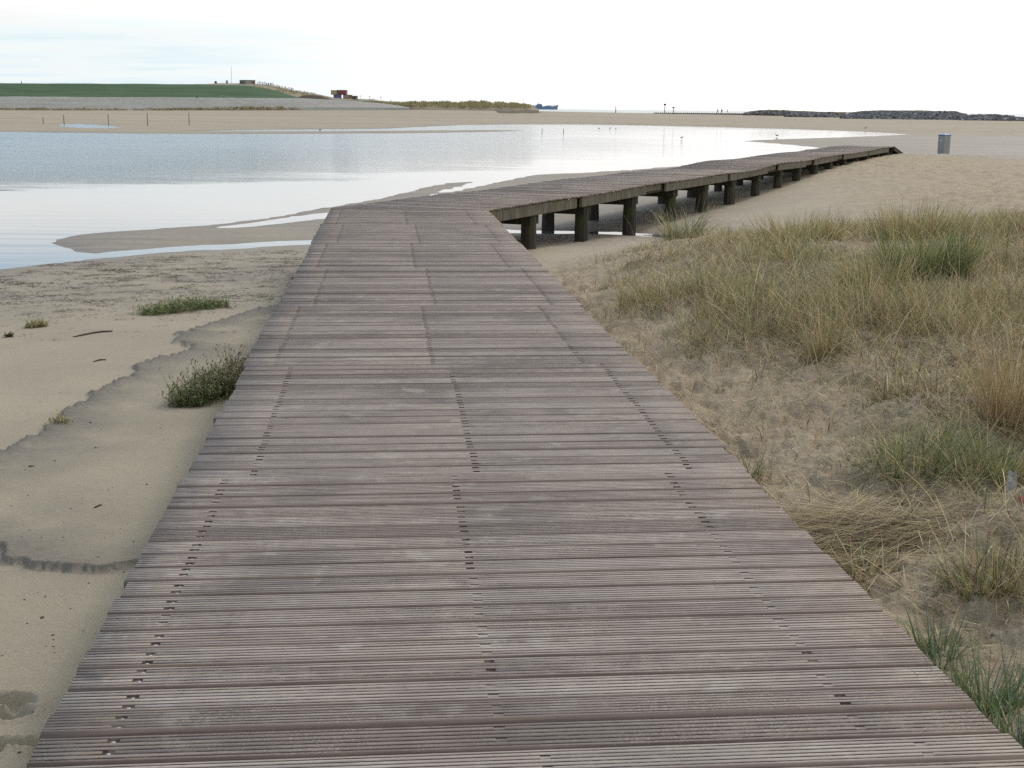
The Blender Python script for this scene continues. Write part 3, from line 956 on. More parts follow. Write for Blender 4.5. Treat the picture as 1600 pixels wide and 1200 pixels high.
# ramp stringers
for x in (-0.085, -W2 + 0.02):
    oriented_box(x, x + 0.06, T_END, T_END + 4.15, -0.20, -0.045, D2, N2, -0.66, -0.545).build('ramp_stringer', M_DARKBEAM, bw)
oriented_box(-W2 + 0.03, -0.10, T_END - 0.12, T_END - 0.02, -0.42, -0.05, D2, N2).build('cross_beam', M_DARKBEAM, bw)

bolt_me = MB().ring_tube([(0, 0, 0), (0.0, -0.022, 0)], [0.020, 0.020], 6).mesh('bolt', M_STEEL)


def pile(t, x, r, ztop, low_cap=True):
    q = P_IN + D2 * t + N2 * x
    zb = gz(q[0], q[1]) - 0.5
    lean = random.uniform(-0.015, 0.015)
    mb = MB()
    n = 16
    zs = [ztop, ztop - 0.012, ztop - 0.16, ztop - 0.17, ztop - 0.4, (ztop + zb) / 2, zb]
    rr = [r * 0.93, r, r * 1.01, r * 0.97, r * 1.0, r * 1.04, r * 1.07]
    jit = [random.uniform(-0.045, 0.045) for _ in range(n)]
    rings = []
    for z, rad in zip(zs, rr):
        ring = []
        for i in range(n):
            a = 2 * math.pi * i / n
            rd = rad * (1 + jit[i] + random.uniform(-0.02, 0.02))
            mb.v.append((math.cos(a) * rd + lean * (z - ztop), math.sin(a) * rd, z)); ring.append(len(mb.v) - 1)
        rings.append(ring)
    for j in range(len(rings) - 1):
        for i in range(n):
            i2 = (i + 1) % n
            mb.f.append([rings[j][i2], rings[j][i], rings[j + 1][i], rings[j + 1][i2]])
    mb.f.append(rings[0]); mb.f.append(rings[-1][::-1])
    o = mb.build('pile', M_PILE, bw, (q[0] - P_IN[0], q[1] - P_IN[1], 0), smooth=False)
    bz = -0.29
    b = link('bolt', bolt_me, o, (-r * 0.25 + lean * (bz - ztop), -r * 1.01, bz))
    return o


PT = [2.25, 4.95, 7.95, 11.0, 13.8, 16.6, 19.7, 22.7, 25.6, 28.5, 31.4, 34.4, 37.3, 40.2, 43.2, 46.3]
for i, t in enumerate(PT):
    pile(t, -0.22, random.uniform(0.125, 0.150), -0.235 + z2(t))
    pile(t + random.uniform(-0.1, 0.1), -W2 + 0.25, random.uniform(0.12, 0.14), -0.235 + z2(t))
    # cap pieces clasp the pile heads on both sides
    for s_ in (-1, 1):
        o = oriented_box(-W2 + 0.06, -0.10, t + s_ * 0.155 - 0.035, t + s_ * 0.155 + 0.035, -0.40, -0.232 + z2(t), D2, N2).build('cross_beam', M_DARKBEAM, bw)
        add_bevel(o)
for t in (-0.9, -3.9, -6.8, -9.8, -12.7, -15.7, -18.6):
    for x in (-0.30, -W1 + 0.30):
        q = D1 * t + N1 * x
        MB().ring_tube([(0, 0, -0.232), (0, 0, -1.5)], [0.13, 0.14], 12, wob=.03).build('pile', M_PILE, bw, (q[0], q[1], 0))
    oriented_box(-W1, -0.03, t + 0.15, t + 0.22, -0.40, -0.232, D1, N1).build('cross_beam', M_DARKBEAM, bw)

# ------------------------------------------------------------------ blades and leaves
PAL = {
    'straw': [(.60, .475, .25), (.50, .39, .195), (.66, .55, .32), (.41, .315, .16), (.55, .46, .28), (.32, .24, .12)],
    'olive': [(.28, .28, .105), (.34, .32, .125), (.24, .25, .09), (.38, .345, .155), (.30, .31, .14)],
    'green': [(.115, .185, .065), (.15, .225, .07), (.16, .23, .11), (.09, .14, .05), (.20, .25, .085)],
    'orange': [(.44, .31, .165), (.38, .26, .14), (.50, .38, .22), (.32, .22, .12)],
    'brown': [(.14, .10, .062), (.18, .13, .08), (.095, .072, .045)],
    'bluegreen': [(.10, .17, .13), (.13, .20, .15), (.16, .21, .15)],
}


def palette(n, weights):
    """weights: {name: w}"""
    cols, w = [], []
    for k_, v_ in weights.items():
        for c_ in PAL[k_]: cols.append(c_); w.append(v_ / len(PAL[k_]))
    cols = np.array(cols); w = np.array(w) / sum(w)
    return cols[rng.choice(len(cols), n, p=w)] * rng.uniform(0.78, 1.15, (n, 1))


def blade_arrays(base, az, length, lean, curl, width, col, nseg=3, twist=None):
    """curved tapering blades. lean: starting angle from the vertical, curl: angle added towards the tip"""
    n = len(base)
    dirx, diry = np.cos(az), np.sin(az)
    pa = az + (rng.uniform(-1.2, 1.2, n) if twist is None else twist)
    sxv, syv = -np.sin(pa), np.cos(pa)
    P = base.copy()
    V = np.zeros((n, 2 * nseg + 1, 3))
    for k in range(nseg + 1):
        wv = width * (1 - 0.75 * (k / nseg) ** 1.5) * 0.5
        if k < nseg:
            V[:, 2 * k, 0] = P[:, 0] - sxv * wv; V[:, 2 * k, 1] = P[:, 1] - syv * wv; V[:, 2 * k, 2] = P[:, 2]
            V[:, 2 * k + 1, 0] = P[:, 0] + sxv * wv; V[:, 2 * k + 1, 1] = P[:, 1] + syv * wv; V[:, 2 * k + 1, 2] = P[:, 2]
            th = lean + curl * (k + 0.5) / nseg
            st = length / nseg
            P = P + np.stack([dirx * np.sin(th) * st, diry * np.sin(th) * st, np.cos(th) * st], -1)
        else:
            V[:, 2 * k] = P
    b = (np.arange(n) * (2 * nseg + 1))[:, None]
    q = np.concatenate([b + np.array([[2 * k, 2 * k + 1, 2 * k + 3, 2 * k + 2]]) for k in range(nseg - 1)], 0)
    tr = b + np.array([[2 * nseg - 2, 2 * nseg - 1, 2 * nseg]])
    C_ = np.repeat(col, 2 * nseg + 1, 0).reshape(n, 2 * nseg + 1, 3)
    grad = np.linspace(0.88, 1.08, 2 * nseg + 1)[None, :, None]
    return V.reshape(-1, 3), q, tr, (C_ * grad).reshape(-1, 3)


class Blades:
    def __init__(self): self.parts = []; self.off = 0; self.Q = []; self.T = []; self.C = []
    def add(self, *a, **k):
        V, q, t_, c = blade_arrays(*a, **k)
        self.parts.append(V); self.Q.append(q + self.off); self.T.append(t_ + self.off); self.C.append(c); self.off += len(V)
        return self
    def leaves(self, base, az, tilt, ln, wd, col):
        """single rhombic leaves"""
        n = len(base)
        u = np.stack([np.cos(az) * np.cos(tilt), np.sin(az) * np.cos(tilt), np.sin(tilt)], -1)
        s_ = np.stack([-np.sin(az), np.cos(az), rng.uniform(-.5, .5, n)], -1)
        V = np.stack([base, base + u * (ln * .5)[:, None] + s_ * (wd * .5)[:, None], base + u * ln[:, None], base + u * (ln * .5)[:, None] - s_ * (wd * .5)[:, None]], 1)
        q = (np.arange(n) * 4)[:, None] + np.arange(4)[None, :]
        self.parts.append(V.reshape(-1, 3)); self.Q.append(q + self.off); self.C.append(np.repeat(col, 4, 0)); self.off += 4 * n
        return self
    def build(self, name, parent=None, loc=(0, 0, 0), mat=None):
        V = np.concatenate(self.parts) - np.array(loc)
        fs = [np.concatenate(self.Q)]
        if self.T: fs.append(np.concatenate(self.T))
        me = mesh_np(name, V, fs, mat or M_LEAF, col=np.concatenate(self.C))
        return link(name, me, parent, loc)


# dune grass: loose matted clumps ------------------------------------------------
NC = 36000
cx_ = rng.uniform(0, 1, NC); cy_ = rng.uniform(0, 1, NC)
Yc = 3.0 + 31.0 * cy_ ** 0.75
Xc = -0.2 + cx_ * (0.46 * Yc + 1.2)
dn = grass_density(Xc, Yc)
keep = rng.uniform(0, 1, NC) < dn
Xc, Yc, dn = Xc[keep], Yc[keep], dn[keep]
Xc, Yc, dn = Xc[:13500], Yc[:13500], dn[:13500]
nb_ = rng.integers(8, 20, len(Xc))
ci = np.repeat(np.arange(len(Xc)), nb_)
n = len(ci)
sp_ = rng.uniform(0.02, 0.16, len(Xc))[ci]
bx = Xc[ci] + rng.normal(0, 1, n) * sp_; by = Yc[ci] + rng.normal(0, 1, n) * sp_
ok = ((np.stack([bx, by], -1) - P_IN) @ N1 > 0.03) | (by > P_IN[1])
ok &= ~(((np.stack([bx, by], -1) - P_IN) @ N2 < 0.15) & ((np.stack([bx, by], -1) - P_IN) @ D2 > 0))
bx, by, ci = bx[ok], by[ok], ci[ok]; n = len(bx)
bz = gza(bx, by) - 0.01
caz = rng.uniform(0, 2 * np.pi, len(Xc))[ci]
az = caz + rng.normal(0, 0.9, n)
erect = sstep(fbm(Xc * 0.7, Yc * 0.7, 3, 101), -0.1, 0.5)[ci]
ln = rng.uniform(0.09, 0.34, n) * (0.70 + 0.45 * erect) * (0.65 + 0.45 * dn[ci])
lean = np.abs(rng.normal(1.0, 0.5, n)) * (1.25 - 0.55 * erect)
lean = np.clip(lean, 0, 1.65)
curl = rng.uniform(0.0, 1.1, n)
wd = rng.uniform(0.0022, 0.0045, n) * (1 + by / 22.0)
gmix = sstep(fbm(bx * 0.35, by * 0.35, 3, 111), 0.0, 0.6)
colr = palette(n, {'straw': 4.4, 'brown': 1.3, 'olive': 2.0, 'orange': 0.4, 'green': .2})
colg = palette(n, {'olive': 3.4, 'straw': 1.6, 'brown': .7, 'green': 1.6, 'bluegreen': .3})
pick = rng.uniform(0, 1, n) < gmix * 0.5
col = np.where(pick[:, None], colg, colr)
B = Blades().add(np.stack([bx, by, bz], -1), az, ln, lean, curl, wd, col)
tag(B.build('dune_grass'), 'dry straw coloured dune grass matted over the sand', kind='stuff')

# long pale blades arching over the matted grass
NL = 16000
yl = 4 + 26 * rng.uniform(0, 1, NL) ** 0.9; xl = 0.3 + rng.uniform(0, 1, NL) * 0.47 * yl
kl = rng.uniform(0, 1, NL) < grass_density(xl, yl) * 0.85 - 0.12
xl, yl = xl[kl][:6500], yl[kl][:6500]; NL = len(xl)
kk = ((np.stack([xl, yl], -1) - P_IN) @ N1 > 0.25)
kk &= ~(((np.stack([xl, yl], -1) - P_IN) @ N2 < 0.3) & ((np.stack([xl, yl], -1) - P_IN) @ D2 > 0))
xl, yl = xl[kk], yl[kk]; NL = len(xl)
B = Blades().add(np.stack([xl, yl, gza(xl, yl)], -1), rng.uniform(0, 6.28, NL), rng.uniform(.25, .62, NL) * np.clip(yl / 11, .5, 1), np.abs(rng.normal(.75, .4, NL)), rng.uniform(.3, 1.5, NL),
                 rng.uniform(.0022, .0042, NL) * (1 + yl / 20), palette(NL, {'straw': 5, 'olive': .8}) * 1.12, nseg=5)
tag(B.build('long_dune_grass'), 'long pale dry blades arching over the dune grass', kind='stuff')

# lying straw: a heap and a band along the edge of the boards ---------------------
hp = np.array(HEAP_POLY)
lo, hi = hp.min(0), hp.max(0)
n = 9000
sx_, sy_ = rng.uniform(lo[0], hi[0], n), rng.uniform(lo[1], hi[1], n)
dd, _, ins = seg_dist(sx_, sy_, HEAP_POLY)
k_ = ins | (dd < 0.1 * rng.uniform(0, 1, n))
sx_, sy_, dd = sx_[k_][:3200], sy_[k_][:3200], np.where(ins, dd, 0)[k_][:3200]
t_ = -rng.uniform(2, 17.2, 2600)
e_ = P_IN + D1 * t_[:, None] + N1 * (0.04 + np.abs(rng.normal(0, 0.12, 2600)))[:, None]
u1 = rng.uniform(0, 1, 9000); Yr = 4 + 16 * u1; Xr = 0.5 + rng.uniform(0, 1, 9000) * (0.42 * Yr)
kr = rng.uniform(0, 1, 9000) < (0.04 + grass_density(Xr, Yr) * 0.8) * sstep((np.stack([Xr, Yr], -1) - P_IN) @ N1, 0.05, .1)
sx_ = np.concatenate([sx_, e_[:, 0], Xr[kr]]); sy_ = np.concatenate([sy_, e_[:, 1], Yr[kr]])
hgt = np.concatenate([dd * 0.35 * rng.uniform(0, 1, len(dd)), rng.uniform(0, .03, len(t_)), rng.uniform(0, .05, kr.sum())])
n = len(sx_)
a0 = np.concatenate([rng.normal(0.25, 0.45, len(dd)) + np.pi * rng.integers(0, 2, len(dd)), rng.normal(1.75, 0.5, len(t_)) + np.pi * rng.integers(0, 2, len(t_)), rng.uniform(0, 6.28, kr.sum())])
bz = gza(sx_, sy_) + 0.006 + hgt
ln = rng.uniform(0.08, 0.42, n) * np.where(np.arange(n) > len(dd), 0.75, 1)
B = Blades().add(np.stack([sx_, sy_, bz], -1), a0, ln, rng.normal(1.50, 0.10, n), rng.uniform(-0.15, 0.25, n), rng.uniform(.002, .0042, n),
                 palette(n, {'straw': 3, 'brown': 1.5, 'orange': .3}), twist=rng.uniform(-.3, .3, n))
tag(B.build('dry_straw'), 'flattened dry straw lying on the sand', kind='stuff')


def settle(px, py, z0):
    for _ in range(4):
        c = at(px, py, z0); z0 = z0 * .4 + gz(c[0], c[1]) * .6
    return c


# tussocks that stand out ---------------------------------------------------------
def tussock(px, py, z0, radius, height, nb, weights, label, lean_m=0.35, curl_m=0.7, name='grass_tussock', group='tussocks on the dune', wmul=1.0, dead=0.3, side=None):
    c = settle(px, py, z0); zc = gz(c[0], c[1])
    a = rng.uniform(0, 2 * np.pi, nb); rr = radius * np.sqrt(rng.uniform(0, 1, nb)) * 0.55
    x, y = c[0] + np.cos(a) * rr, c[1] + np.sin(a) * rr * 0.8
    z = gza(x, y) - 0.012
    az_ = a + rng.normal(0, 0.8, nb)
    if side is not None: az_ = np.where(rng.uniform(0, 1, nb) < 0.5, side + rng.normal(0, .5, nb), az_)
    ln_ = height * rng.uniform(0.25, 1.15, nb) ** 0.9 * np.where(rng.uniform(0, 1, nb) < .06, 1.25, 1.0)
    stray = rng.uniform(0, 1, nb) < 0.22
    le = np.clip(np.abs(rng.normal(lean_m * 0.5, lean_m * 0.6, nb)) + rr / radius * lean_m * .6 + stray * rng.uniform(.2, 1.0, nb), 0, 1.5)
    az_ = np.where(stray, rng.uniform(0, 6.28, nb), az_)
    az_ = az_ + 0.35 * np.sin(a * 3 + px)
    cu = rng.uniform(0.1, 1.0, nb) * curl_m
    w_ = rng.uniform(.003, .006, nb) * wmul
    B_ = Blades().add(np.stack([x, y, z], -1), az_, ln_, le, cu, w_, palette(nb, weights), nseg=4)
    nd = int(nb * dead)
    a = rng.uniform(0, 2 * np.pi, nd); rr = radius * np.sqrt(rng.uniform(0, 1, nd))
    x, y = c[0] + np.cos(a) * rr, c[1] + np.sin(a) * rr
    B_.add(np.stack([x, y, gza(x, y)], -1), a + rng.normal(0, 1, nd), height * rng.uniform(.3, .8, nd), rng.uniform(.8, 1.5, nd), rng.uniform(0, .6, nd), rng.uniform(.003, .005, nd) * wmul, palette(nd, {'straw': 2, 'brown': 1}))
    o = B_.build(name, loc=(float(c[0]), float(c[1]), zc))
    return tag(o, label, 'grass tussock', group)


tussock(1445, 440, 0.05, 0.70, 0.56, 1300, {'green': 2.4, 'olive': 3, 'straw': 1.0, 'brown': .6}, 'large green marram tussock rising out of the straw grass near the right edge', 0.45, 0.7, wmul=1.5)
tussock(1360, 455, 0.05, 0.55, 0.42, 520, {'olive': 2, 'straw': 3, 'green': .2}, 'olive and straw tussock just left of the large green one', 0.4, 0.7, wmul=1.4)
tussock(1585, 668, 0.02, 0.30, 0.58, 620, {'orange': 2.4, 'straw': 2}, 'rusty orange upright grass tuft at the right edge above the litter', 0.3, 0.5, wmul=.8)
tussock(1285, 552, 0.03, 0.22, 0.38, 260, {'orange': 1.2, 'straw': 2, 'olive': 1}, 'small upright yellow tuft standing alone in the middle of the dune', 0.3, 0.6)
tussock(1395, 628, 0.02, 0.24, 0.20, 180, {'orange': 1, 'brown': 1, 'straw': 1, 'olive': 1}, 'low brownish tuft between the yellow tuft and the rusty one', 0.5, 0.6)
tussock(1450, 720, 0.0, 0.55, 0.24, 900, {'olive': 2, 'green': 2.0, 'straw': 1}, 'sprawling green clump beside the flattened straw heap', 0.9, 0.7)
tussock(1560, 745, 0.0, 0.42, 0.22, 1000, {'olive': 2, 'green': 1.6, 'straw': 1.6}, 'sprawling green and straw clump around the grey litter', 0.9, 0.7)
tussock(1070, 366, -0.25, 0.60, 0.75, 620, {'bluegreen': 1.5, 'olive': 2, 'straw': 2}, 'arching blue green grass clump leaning against the boardwalk piles', 0.6, 1.3, wmul=1.8)
tussock(1150, 352, -0.1, 0.6, 0.34, 420, {'olive': 2, 'straw': 3}, 'yellowish clump right of the one by the piles', 0.5, .8, wmul=1.8)
tussock(1430, 372, 0.08, 0.9, 0.5, 900, {'straw': 3, 'olive': 1.5}, 'tall pale tussock behind the large green one', 0.4, .7, wmul=2)
tussock(1250, 378, 0.08, 0.9, 0.42, 800, {'straw': 3, 'olive': 2}, 'broad pale tussock on the crest of the dune', 0.45, .7, wmul=2)
tussock(1560, 905, -0.03, 0.34, 0.20, 700, {'straw': 2, 'olive': 1.5, 'brown': 1, 'green': .4}, 'low mixed tuft of straw and green below the grey litter', 0.8, .6)
tussock(1010, 462, -0.0, 0.45, 0.30, 520, {'straw': 3, 'olive': 1.4}, 'low dry clump nearest the boardwalk at the dune edge', 0.6, .8, wmul=1.3)
GT = 'green tufts at the edge of the boards'
tussock(1530, 1110, -0.08, 0.20, 0.24, 240, {'green': 4, 'bluegreen': 1.2, 'olive': .6}, 'bright green tuft beside the lower right end of the boards', 0.55, .7, group=GT, dead=.3)
tussock(1592, 1185, -0.08, 0.16, 0.22, 200, {'green': 4, 'bluegreen': 1.2}, 'bright green tuft in the lower right corner', 0.5, .7, group=GT, dead=.3)
tussock(1462, 1025, -0.08, 0.12, 0.22, 110, {'green': 3, 'bluegreen': 1, 'straw': 1}, 'thin green tuft above the bright one at the boards', 0.4, .5, group=GT, dead=.5)
tussock(1350, 900, -0.08, 0.14, 0.20, 110, {'straw': 3, 'olive': 1, 'green': 1.2}, 'straw and green tuft bending over the plank ends', 0.8, .5, group=GT, dead=.8)
tussock(1170, 748, -0.06, 0.12, 0.18, 100, {'olive': 2, 'straw': 2, 'green': 1}, 'tiny tuft at the plank ends left of the straw heap', 0.7, .5, group=GT, dead=.8)


# tall single stalks --------------------------------------------------------------
def stalk(px, py, z0, h, lean_x, label):
    c = settle(px, py, z0); zc = gz(c[0], c[1])
    mb = MB()
    pts = [(lean_x * (s ** 1.6), 0.02 * math.sin(s * 3), h * s) for s in (0, .2, .4, .6, .8, 1.0)]
    pts = [(x, y, z - 0.02) for x, y, z in pts]
    mb.ring_tube(pts, [.0045, .004, .0036, .0030, .0024, .0010], 5)
    for s, az in ((.45, 0.5), (.6, 2.6), (.75, 0.2), (.86, 2.9), (.95, 1.2)):
        p = Vector((lean_x * s ** 1.6, 0.02 * math.sin(s * 3), h * s - 0.02)); l_ = h * .13
        mb.ring_tube([tuple(p), tuple(p + Vector((math.cos(az) * l_ * .6, math.sin(az) * l_ * .4, l_ * .7)))], [.0024, .0009], 4)
    o = mb.build('dry_stalk', M_STRAW, None, (float(c[0]), float(c[1]), zc))
    return tag(o, label, 'stalk', 'dead stalks on the dune')


M_STRAW = plain('straw_stem', (0.42, 0.35, 0.23), 0.8, 0.3, 20)
stalk(1562, 620, 0.02, 0.46, 0.02, 'tall pale stalk behind the rusty tuft at the right edge')
stalk(1252, 418, 0.08, 0.42, 0.03, 'dark upright stalk below the broad pale tussock')
stalk(1385, 262, -0.45, 0.55, 0.03, 'lone stalk standing in bare sand short of the boardwalk end')
stalk(1368, 281, -0.42, 0.6, 0.0, 'lone stalk in bare sand left of the other one')


# leafy plants on the left flat ----------------------------------------------------
def leafy(px0, py0, px1, py1, z0, halfw, height, n_stem, wl_, ws_, label, tall=0.0, lean_to=None, dens=9):
    a, b = at(px0, py0, z0), at(px1, py1, z0)
    c = (a + b) / 2; zc = gz(c[0], c[1])
    dirn = (b - a) / np.linalg.norm(b - a); nn = np.array([-dirn[1], dirn[0]])
    u = rng.uniform(0, 1, n_stem); v = rng.normal(0, .45, n_stem)
    x = a[0] + (b - a)[0] * u + nn[0] * v * halfw; y = a[1] + (b - a)[1] * u + nn[1] * v * halfw
    z = gza(x, y) - 0.01
    az_ = rng.uniform(0, 2 * np.pi, n_stem)
    if lean_to is not None: az_ = np.where(rng.uniform(0, 1, n_stem) < .55, lean_to + rng.normal(0, .5, n_stem), az_)
    prof = np.clip(1.25 - 0.9 * np.abs(u - .5) * 1.4, .3, 1.2)
    h_ = height * rng.uniform(.5, 1.1, n_stem) * prof * (1 + tall * (rng.uniform(0, 1, n_stem) < .28))
    le = np.abs(rng.normal(.25, .3, n_stem)); cu = rng.uniform(0, .7, n_stem)
    B_ = Blades().add(np.stack([x, y, z], -1), az_, h_, le, cu, rng.uniform(.003, .006, n_stem), palette(n_stem, ws_), nseg=3)
    reps = dens
    ii = np.repeat(np.arange(n_stem), reps); s = rng.uniform(0.1, 1.0, len(ii)) ** .8
    th = le[ii] + cu[ii] * s * .6
    px_ = x[ii] + np.cos(az_[ii]) * np.sin(th) * h_[ii] * s; py_ = y[ii] + np.sin(az_[ii]) * np.sin(th) * h_[ii] * s; pz_ = z[ii] + np.cos(th) * h_[ii] * s
    m_ = len(ii)
    B_.leaves(np.stack([px_, py_, pz_], -1), rng.uniform(0, 6.28, m_), rng.uniform(-.2, 1.2, m_), rng.uniform(.018, .042, m_), rng.uniform(.006, .013, m_),
              np.where((s > .75)[:, None] & (rng.uniform(0, 1, m_) < .6 * bool(tall))[:, None], palette(m_, {'brown': 2, 'straw': 1}), palette(m_, wl_)))
    o = B_.build('saltmarsh_plant', loc=(float(c[0]), float(c[1]), zc))
    return tag(o, label, 'plant', 'plants on the sand flat')


leafy(222, 490, 350, 474, -0.80, 0.22, 0.17, 620, {'green': 2, 'olive': 1.4}, {'olive': 1, 'green': 1}, 'dark green mat forming plant lying across the sand flat')
leafy(283, 638, 350, 600, -0.58, 0.17, 0.195, 760, {'green': 3, 'olive': 1}, {'olive': 1, 'brown': 2}, 'bushy green plant with brown seed stalks against the left deck edge', tall=.45, lean_to=0.6)
leafy(330, 622, 385, 575, -0.58, 0.12, 0.24, 420, {'olive': 2, 'brown': 1}, {'brown': 2, 'straw': 1, 'olive': 1}, 'thin brown seed stalks behind the bushy plant at the deck edge', tall=.5, lean_to=0.6, dens=7)
leafy(42, 516, 72, 512, -0.82, 0.09, 0.09, 110, {'olive': 2, 'straw': 1}, {'straw': 1, 'olive': 1}, 'small grey green sprout far left on the flat')
leafy(8, 534, 20, 533, -0.82, 0.04, 0.05, 30, {'brown': 2, 'olive': 1}, {'brown': 1}, 'tiny dark sprout at the left edge of the flat')
leafy(70, 684, 110, 676, -0.62, 0.08, 0.08, 50, {'olive': 2, 'straw': 2}, {'olive': 1}, 'sparse sprout on the grey mud ledge', dens=3)

# debris along the tide line ---------------------------------------------------------
n = 15000
pxs = rng.uniform(-60, 470, n); pys = 388 + np.abs(rng.normal(0, 50, n)) + (470 - pxs) * 0.045
W_ = np.array([at(a, b, -0.98) for a, b in zip(pxs, pys)])
cl = fbm(W_[:, 0] * 2.6, W_[:, 1] * 5, 4, 201, .65)
k_ = (cl > -0.02 + rng.uniform(0, .40, n)) & ((W_ - P_IN) @ N1 < -W1 - 0.1)
W_ = W_[k_]; n = len(W_)
rep = np.repeat(np.arange(n), 4); jit_ = rng.normal(0, .045, (len(rep), 2)); Q_ = W_[rep] + jit_
zz = gza(Q_[:, 0], Q_[:, 1])
k_ = zz > WL + 0.004; Q_, zz = Q_[k_], zz[k_]; n = len(Q_)
B = Blades().add(np.stack([Q_[:, 0], Q_[:, 1], zz + .002], -1), rng.normal(0, .5, n) + np.pi * rng.integers(0, 2, n), rng.uniform(.02, .07, n), rng.uniform(1.1, 1.6, n),
                 rng.uniform(.1, .6, n), rng.uniform(.004, .012, n), palette(n, {'brown': 2}) * .62, nseg=2, twist=rng.uniform(-.5, .5, n))
tag(B.build('seaweed_debris'), 'dark seaweed flecks along the tide line', kind='stuff')
# crumbs and shells on the near sand
n = 190
pxs = rng.uniform(-20, 380, n); pys = rng.uniform(500, 1200, n)
W_ = np.array([at(a, b, -0.4) for a, b in zip(pxs, pys)]); k_ = ((W_ - P_IN) @ N1 < -W1 - 0.12); W_ = W_[k_]
W_ = np.concatenate([W_, np.array([at(a, b, 0) for a, b in zip(rng.uniform(1000, 1600, 300), rng.uniform(560, 1200, 300))])])
W_ = W_[((W_ - P_IN) @ N1 < -W1 - 0.12) | ((W_ - P_IN) @ N1 > 0.08)]
zz = gza(W_[:, 0], W_[:, 1])
pv, pf, pc = [], [], []
octv = np.array([(1, 0, 0), (0, 1, 0), (-1, 0, 0), (0, -1, 0), (0, 0, .8), (0, 0, -.6)])
octf = np.array([(0, 1, 4), (1, 2, 4), (2, 3, 4), (3, 0, 4), (1, 0, 5), (2, 1, 5), (3, 2, 5), (0, 3, 5)])
for i in range(len(W_)):
    s = random.uniform(.002, .006) * (1.5 if random.random() < .1 else 1)
    v = octv * np.array([s * random.uniform(.8, 2.0), s, s * .7]) * rng.uniform(.8, 1.2, (6, 1))
    a_ = random.uniform(0, 6.28); R = np.array([[math.cos(a_), -math.sin(a_), 0], [math.sin(a_), math.cos(a_), 0], [0, 0, 1]])
    pv.append(v @ R.T + np.array([W_[i, 0], W_[i, 1], zz[i] + s * .3])); pf.append(octf + 6 * i)
    c_ = random.choice([(.09, .07, .05), (.13, .09, .06), (.20, .10, .07), (.6, .58, .52), (.16, .14, .11), (.07, .06, .05)]); pc.append(np.tile(c_, (6, 1)))
me = mesh_np('beach_crumbs', np.concatenate(pv), [np.concatenate(pf)], M_LEAF, col=np.concatenate(pc))
tag(link('beach_crumbs', me), 'small shell and wood crumbs scattered on the sand', kind='stuff')

M_TWIG = plain('twig_bark', (0.085, 0.065, 0.05), 0.85, 0.3, 30)


def twig(pts, z0, r, label):
    W = [at(x, y, z0) for x, y in pts]
    c = W[0]; zc = gz(*c)
    P = [(w[0] - c[0], w[1] - c[1], gz(*w) - zc + r * .6) for w in W]
    o = MB().ring_tube(P, [r * .6] + [r] * (len(P) - 2) + [r * .3], 6).build('twig', M_TWIG, None, (float(c[0]), float(c[1]), zc))
    tag(o, label, 'twig', 'twigs on the sand flat')


twig([(176, 523), (160, 524), (145, 526), (130, 529), (114, 532)], -0.78, .012, 'long dark twig lying on the sand left of the ledge')
twig([(166, 571), (156, 572), (146, 575)], -0.72, .009, 'short dark twig below the long one')
twig([(148, 802), (156, 798), (160, 797)], -0.5, .006, 'stubby twig on the sand between the two mud ledges')
twig([(45, 729), (54, 729)], -0.5, .008, 'dark bark chip at the left edge above the lower ledge')

# grey plastic litter in the grass ----------------------------------------------------
M_PLASTIC = plain('grey_film', (0.27, 0.27, 0.265), 0.35, 0.12, 15)
M_REDFOIL = plain('red_film', (0.20, 0.05, 0.04), 0.4, 0.2, 15)
c = settle(1580, 770, 0.0); zc = gz(*c)
mb = MB()
nx, ny = 5, 9
for j in range(ny):
    for i in range(nx):
        u_, v_ = i / (nx - 1) - .5, j / (ny - 1)
        mb.v.append((u_ * (.042 + .006 * math.sin(v_ * 5)) + v_ * .035 + random.uniform(-.001, .001), v_ * .10 + random.uniform(-.002, .002), .005 + v_ * .070 + .007 * math.sin(u_ * 7 + v_ * 4) + random.uniform(-.003, .003)))
for j in range(ny - 1):
    for i in range(nx - 1):
        b = j * nx + i; mb.f.append([b, b + 1, b + nx + 1, b + nx])
o = mb.build('plastic_litter', M_PLASTIC, None, (float(c[0]), float(c[1]), zc + .01))
sol = o.modifiers.new('thickness', 'SOLIDIFY'); sol.thickness = .004
tag(o, 'crumpled grey plastic strip stuck in the grass at the right edge', 'litter')
c = settle(1596, 800, 0.0)
mb = MB()
for j in range(4):
    for i in range(4):
        mb.v.append((i * .011 + random.uniform(-.003, .003), j * .014 + random.uniform(-.003, .003), .008 + j * .010 + random.uniform(-.005, .005)))
for j in range(3):
    for i in range(3):
        b = j * 4 + i; mb.f.append([b, b + 1, b + 5, b + 4])
o = mb.build('red_wrapper', M_REDFOIL, None, (float(c[0]), float(c[1]), gz(*c) + .01))
sol = o.modifiers.new('thickness', 'SOLIDIFY'); sol.thickness = .003
tag(o, 'small red scrap of wrapper under the grey plastic strip', 'litter')


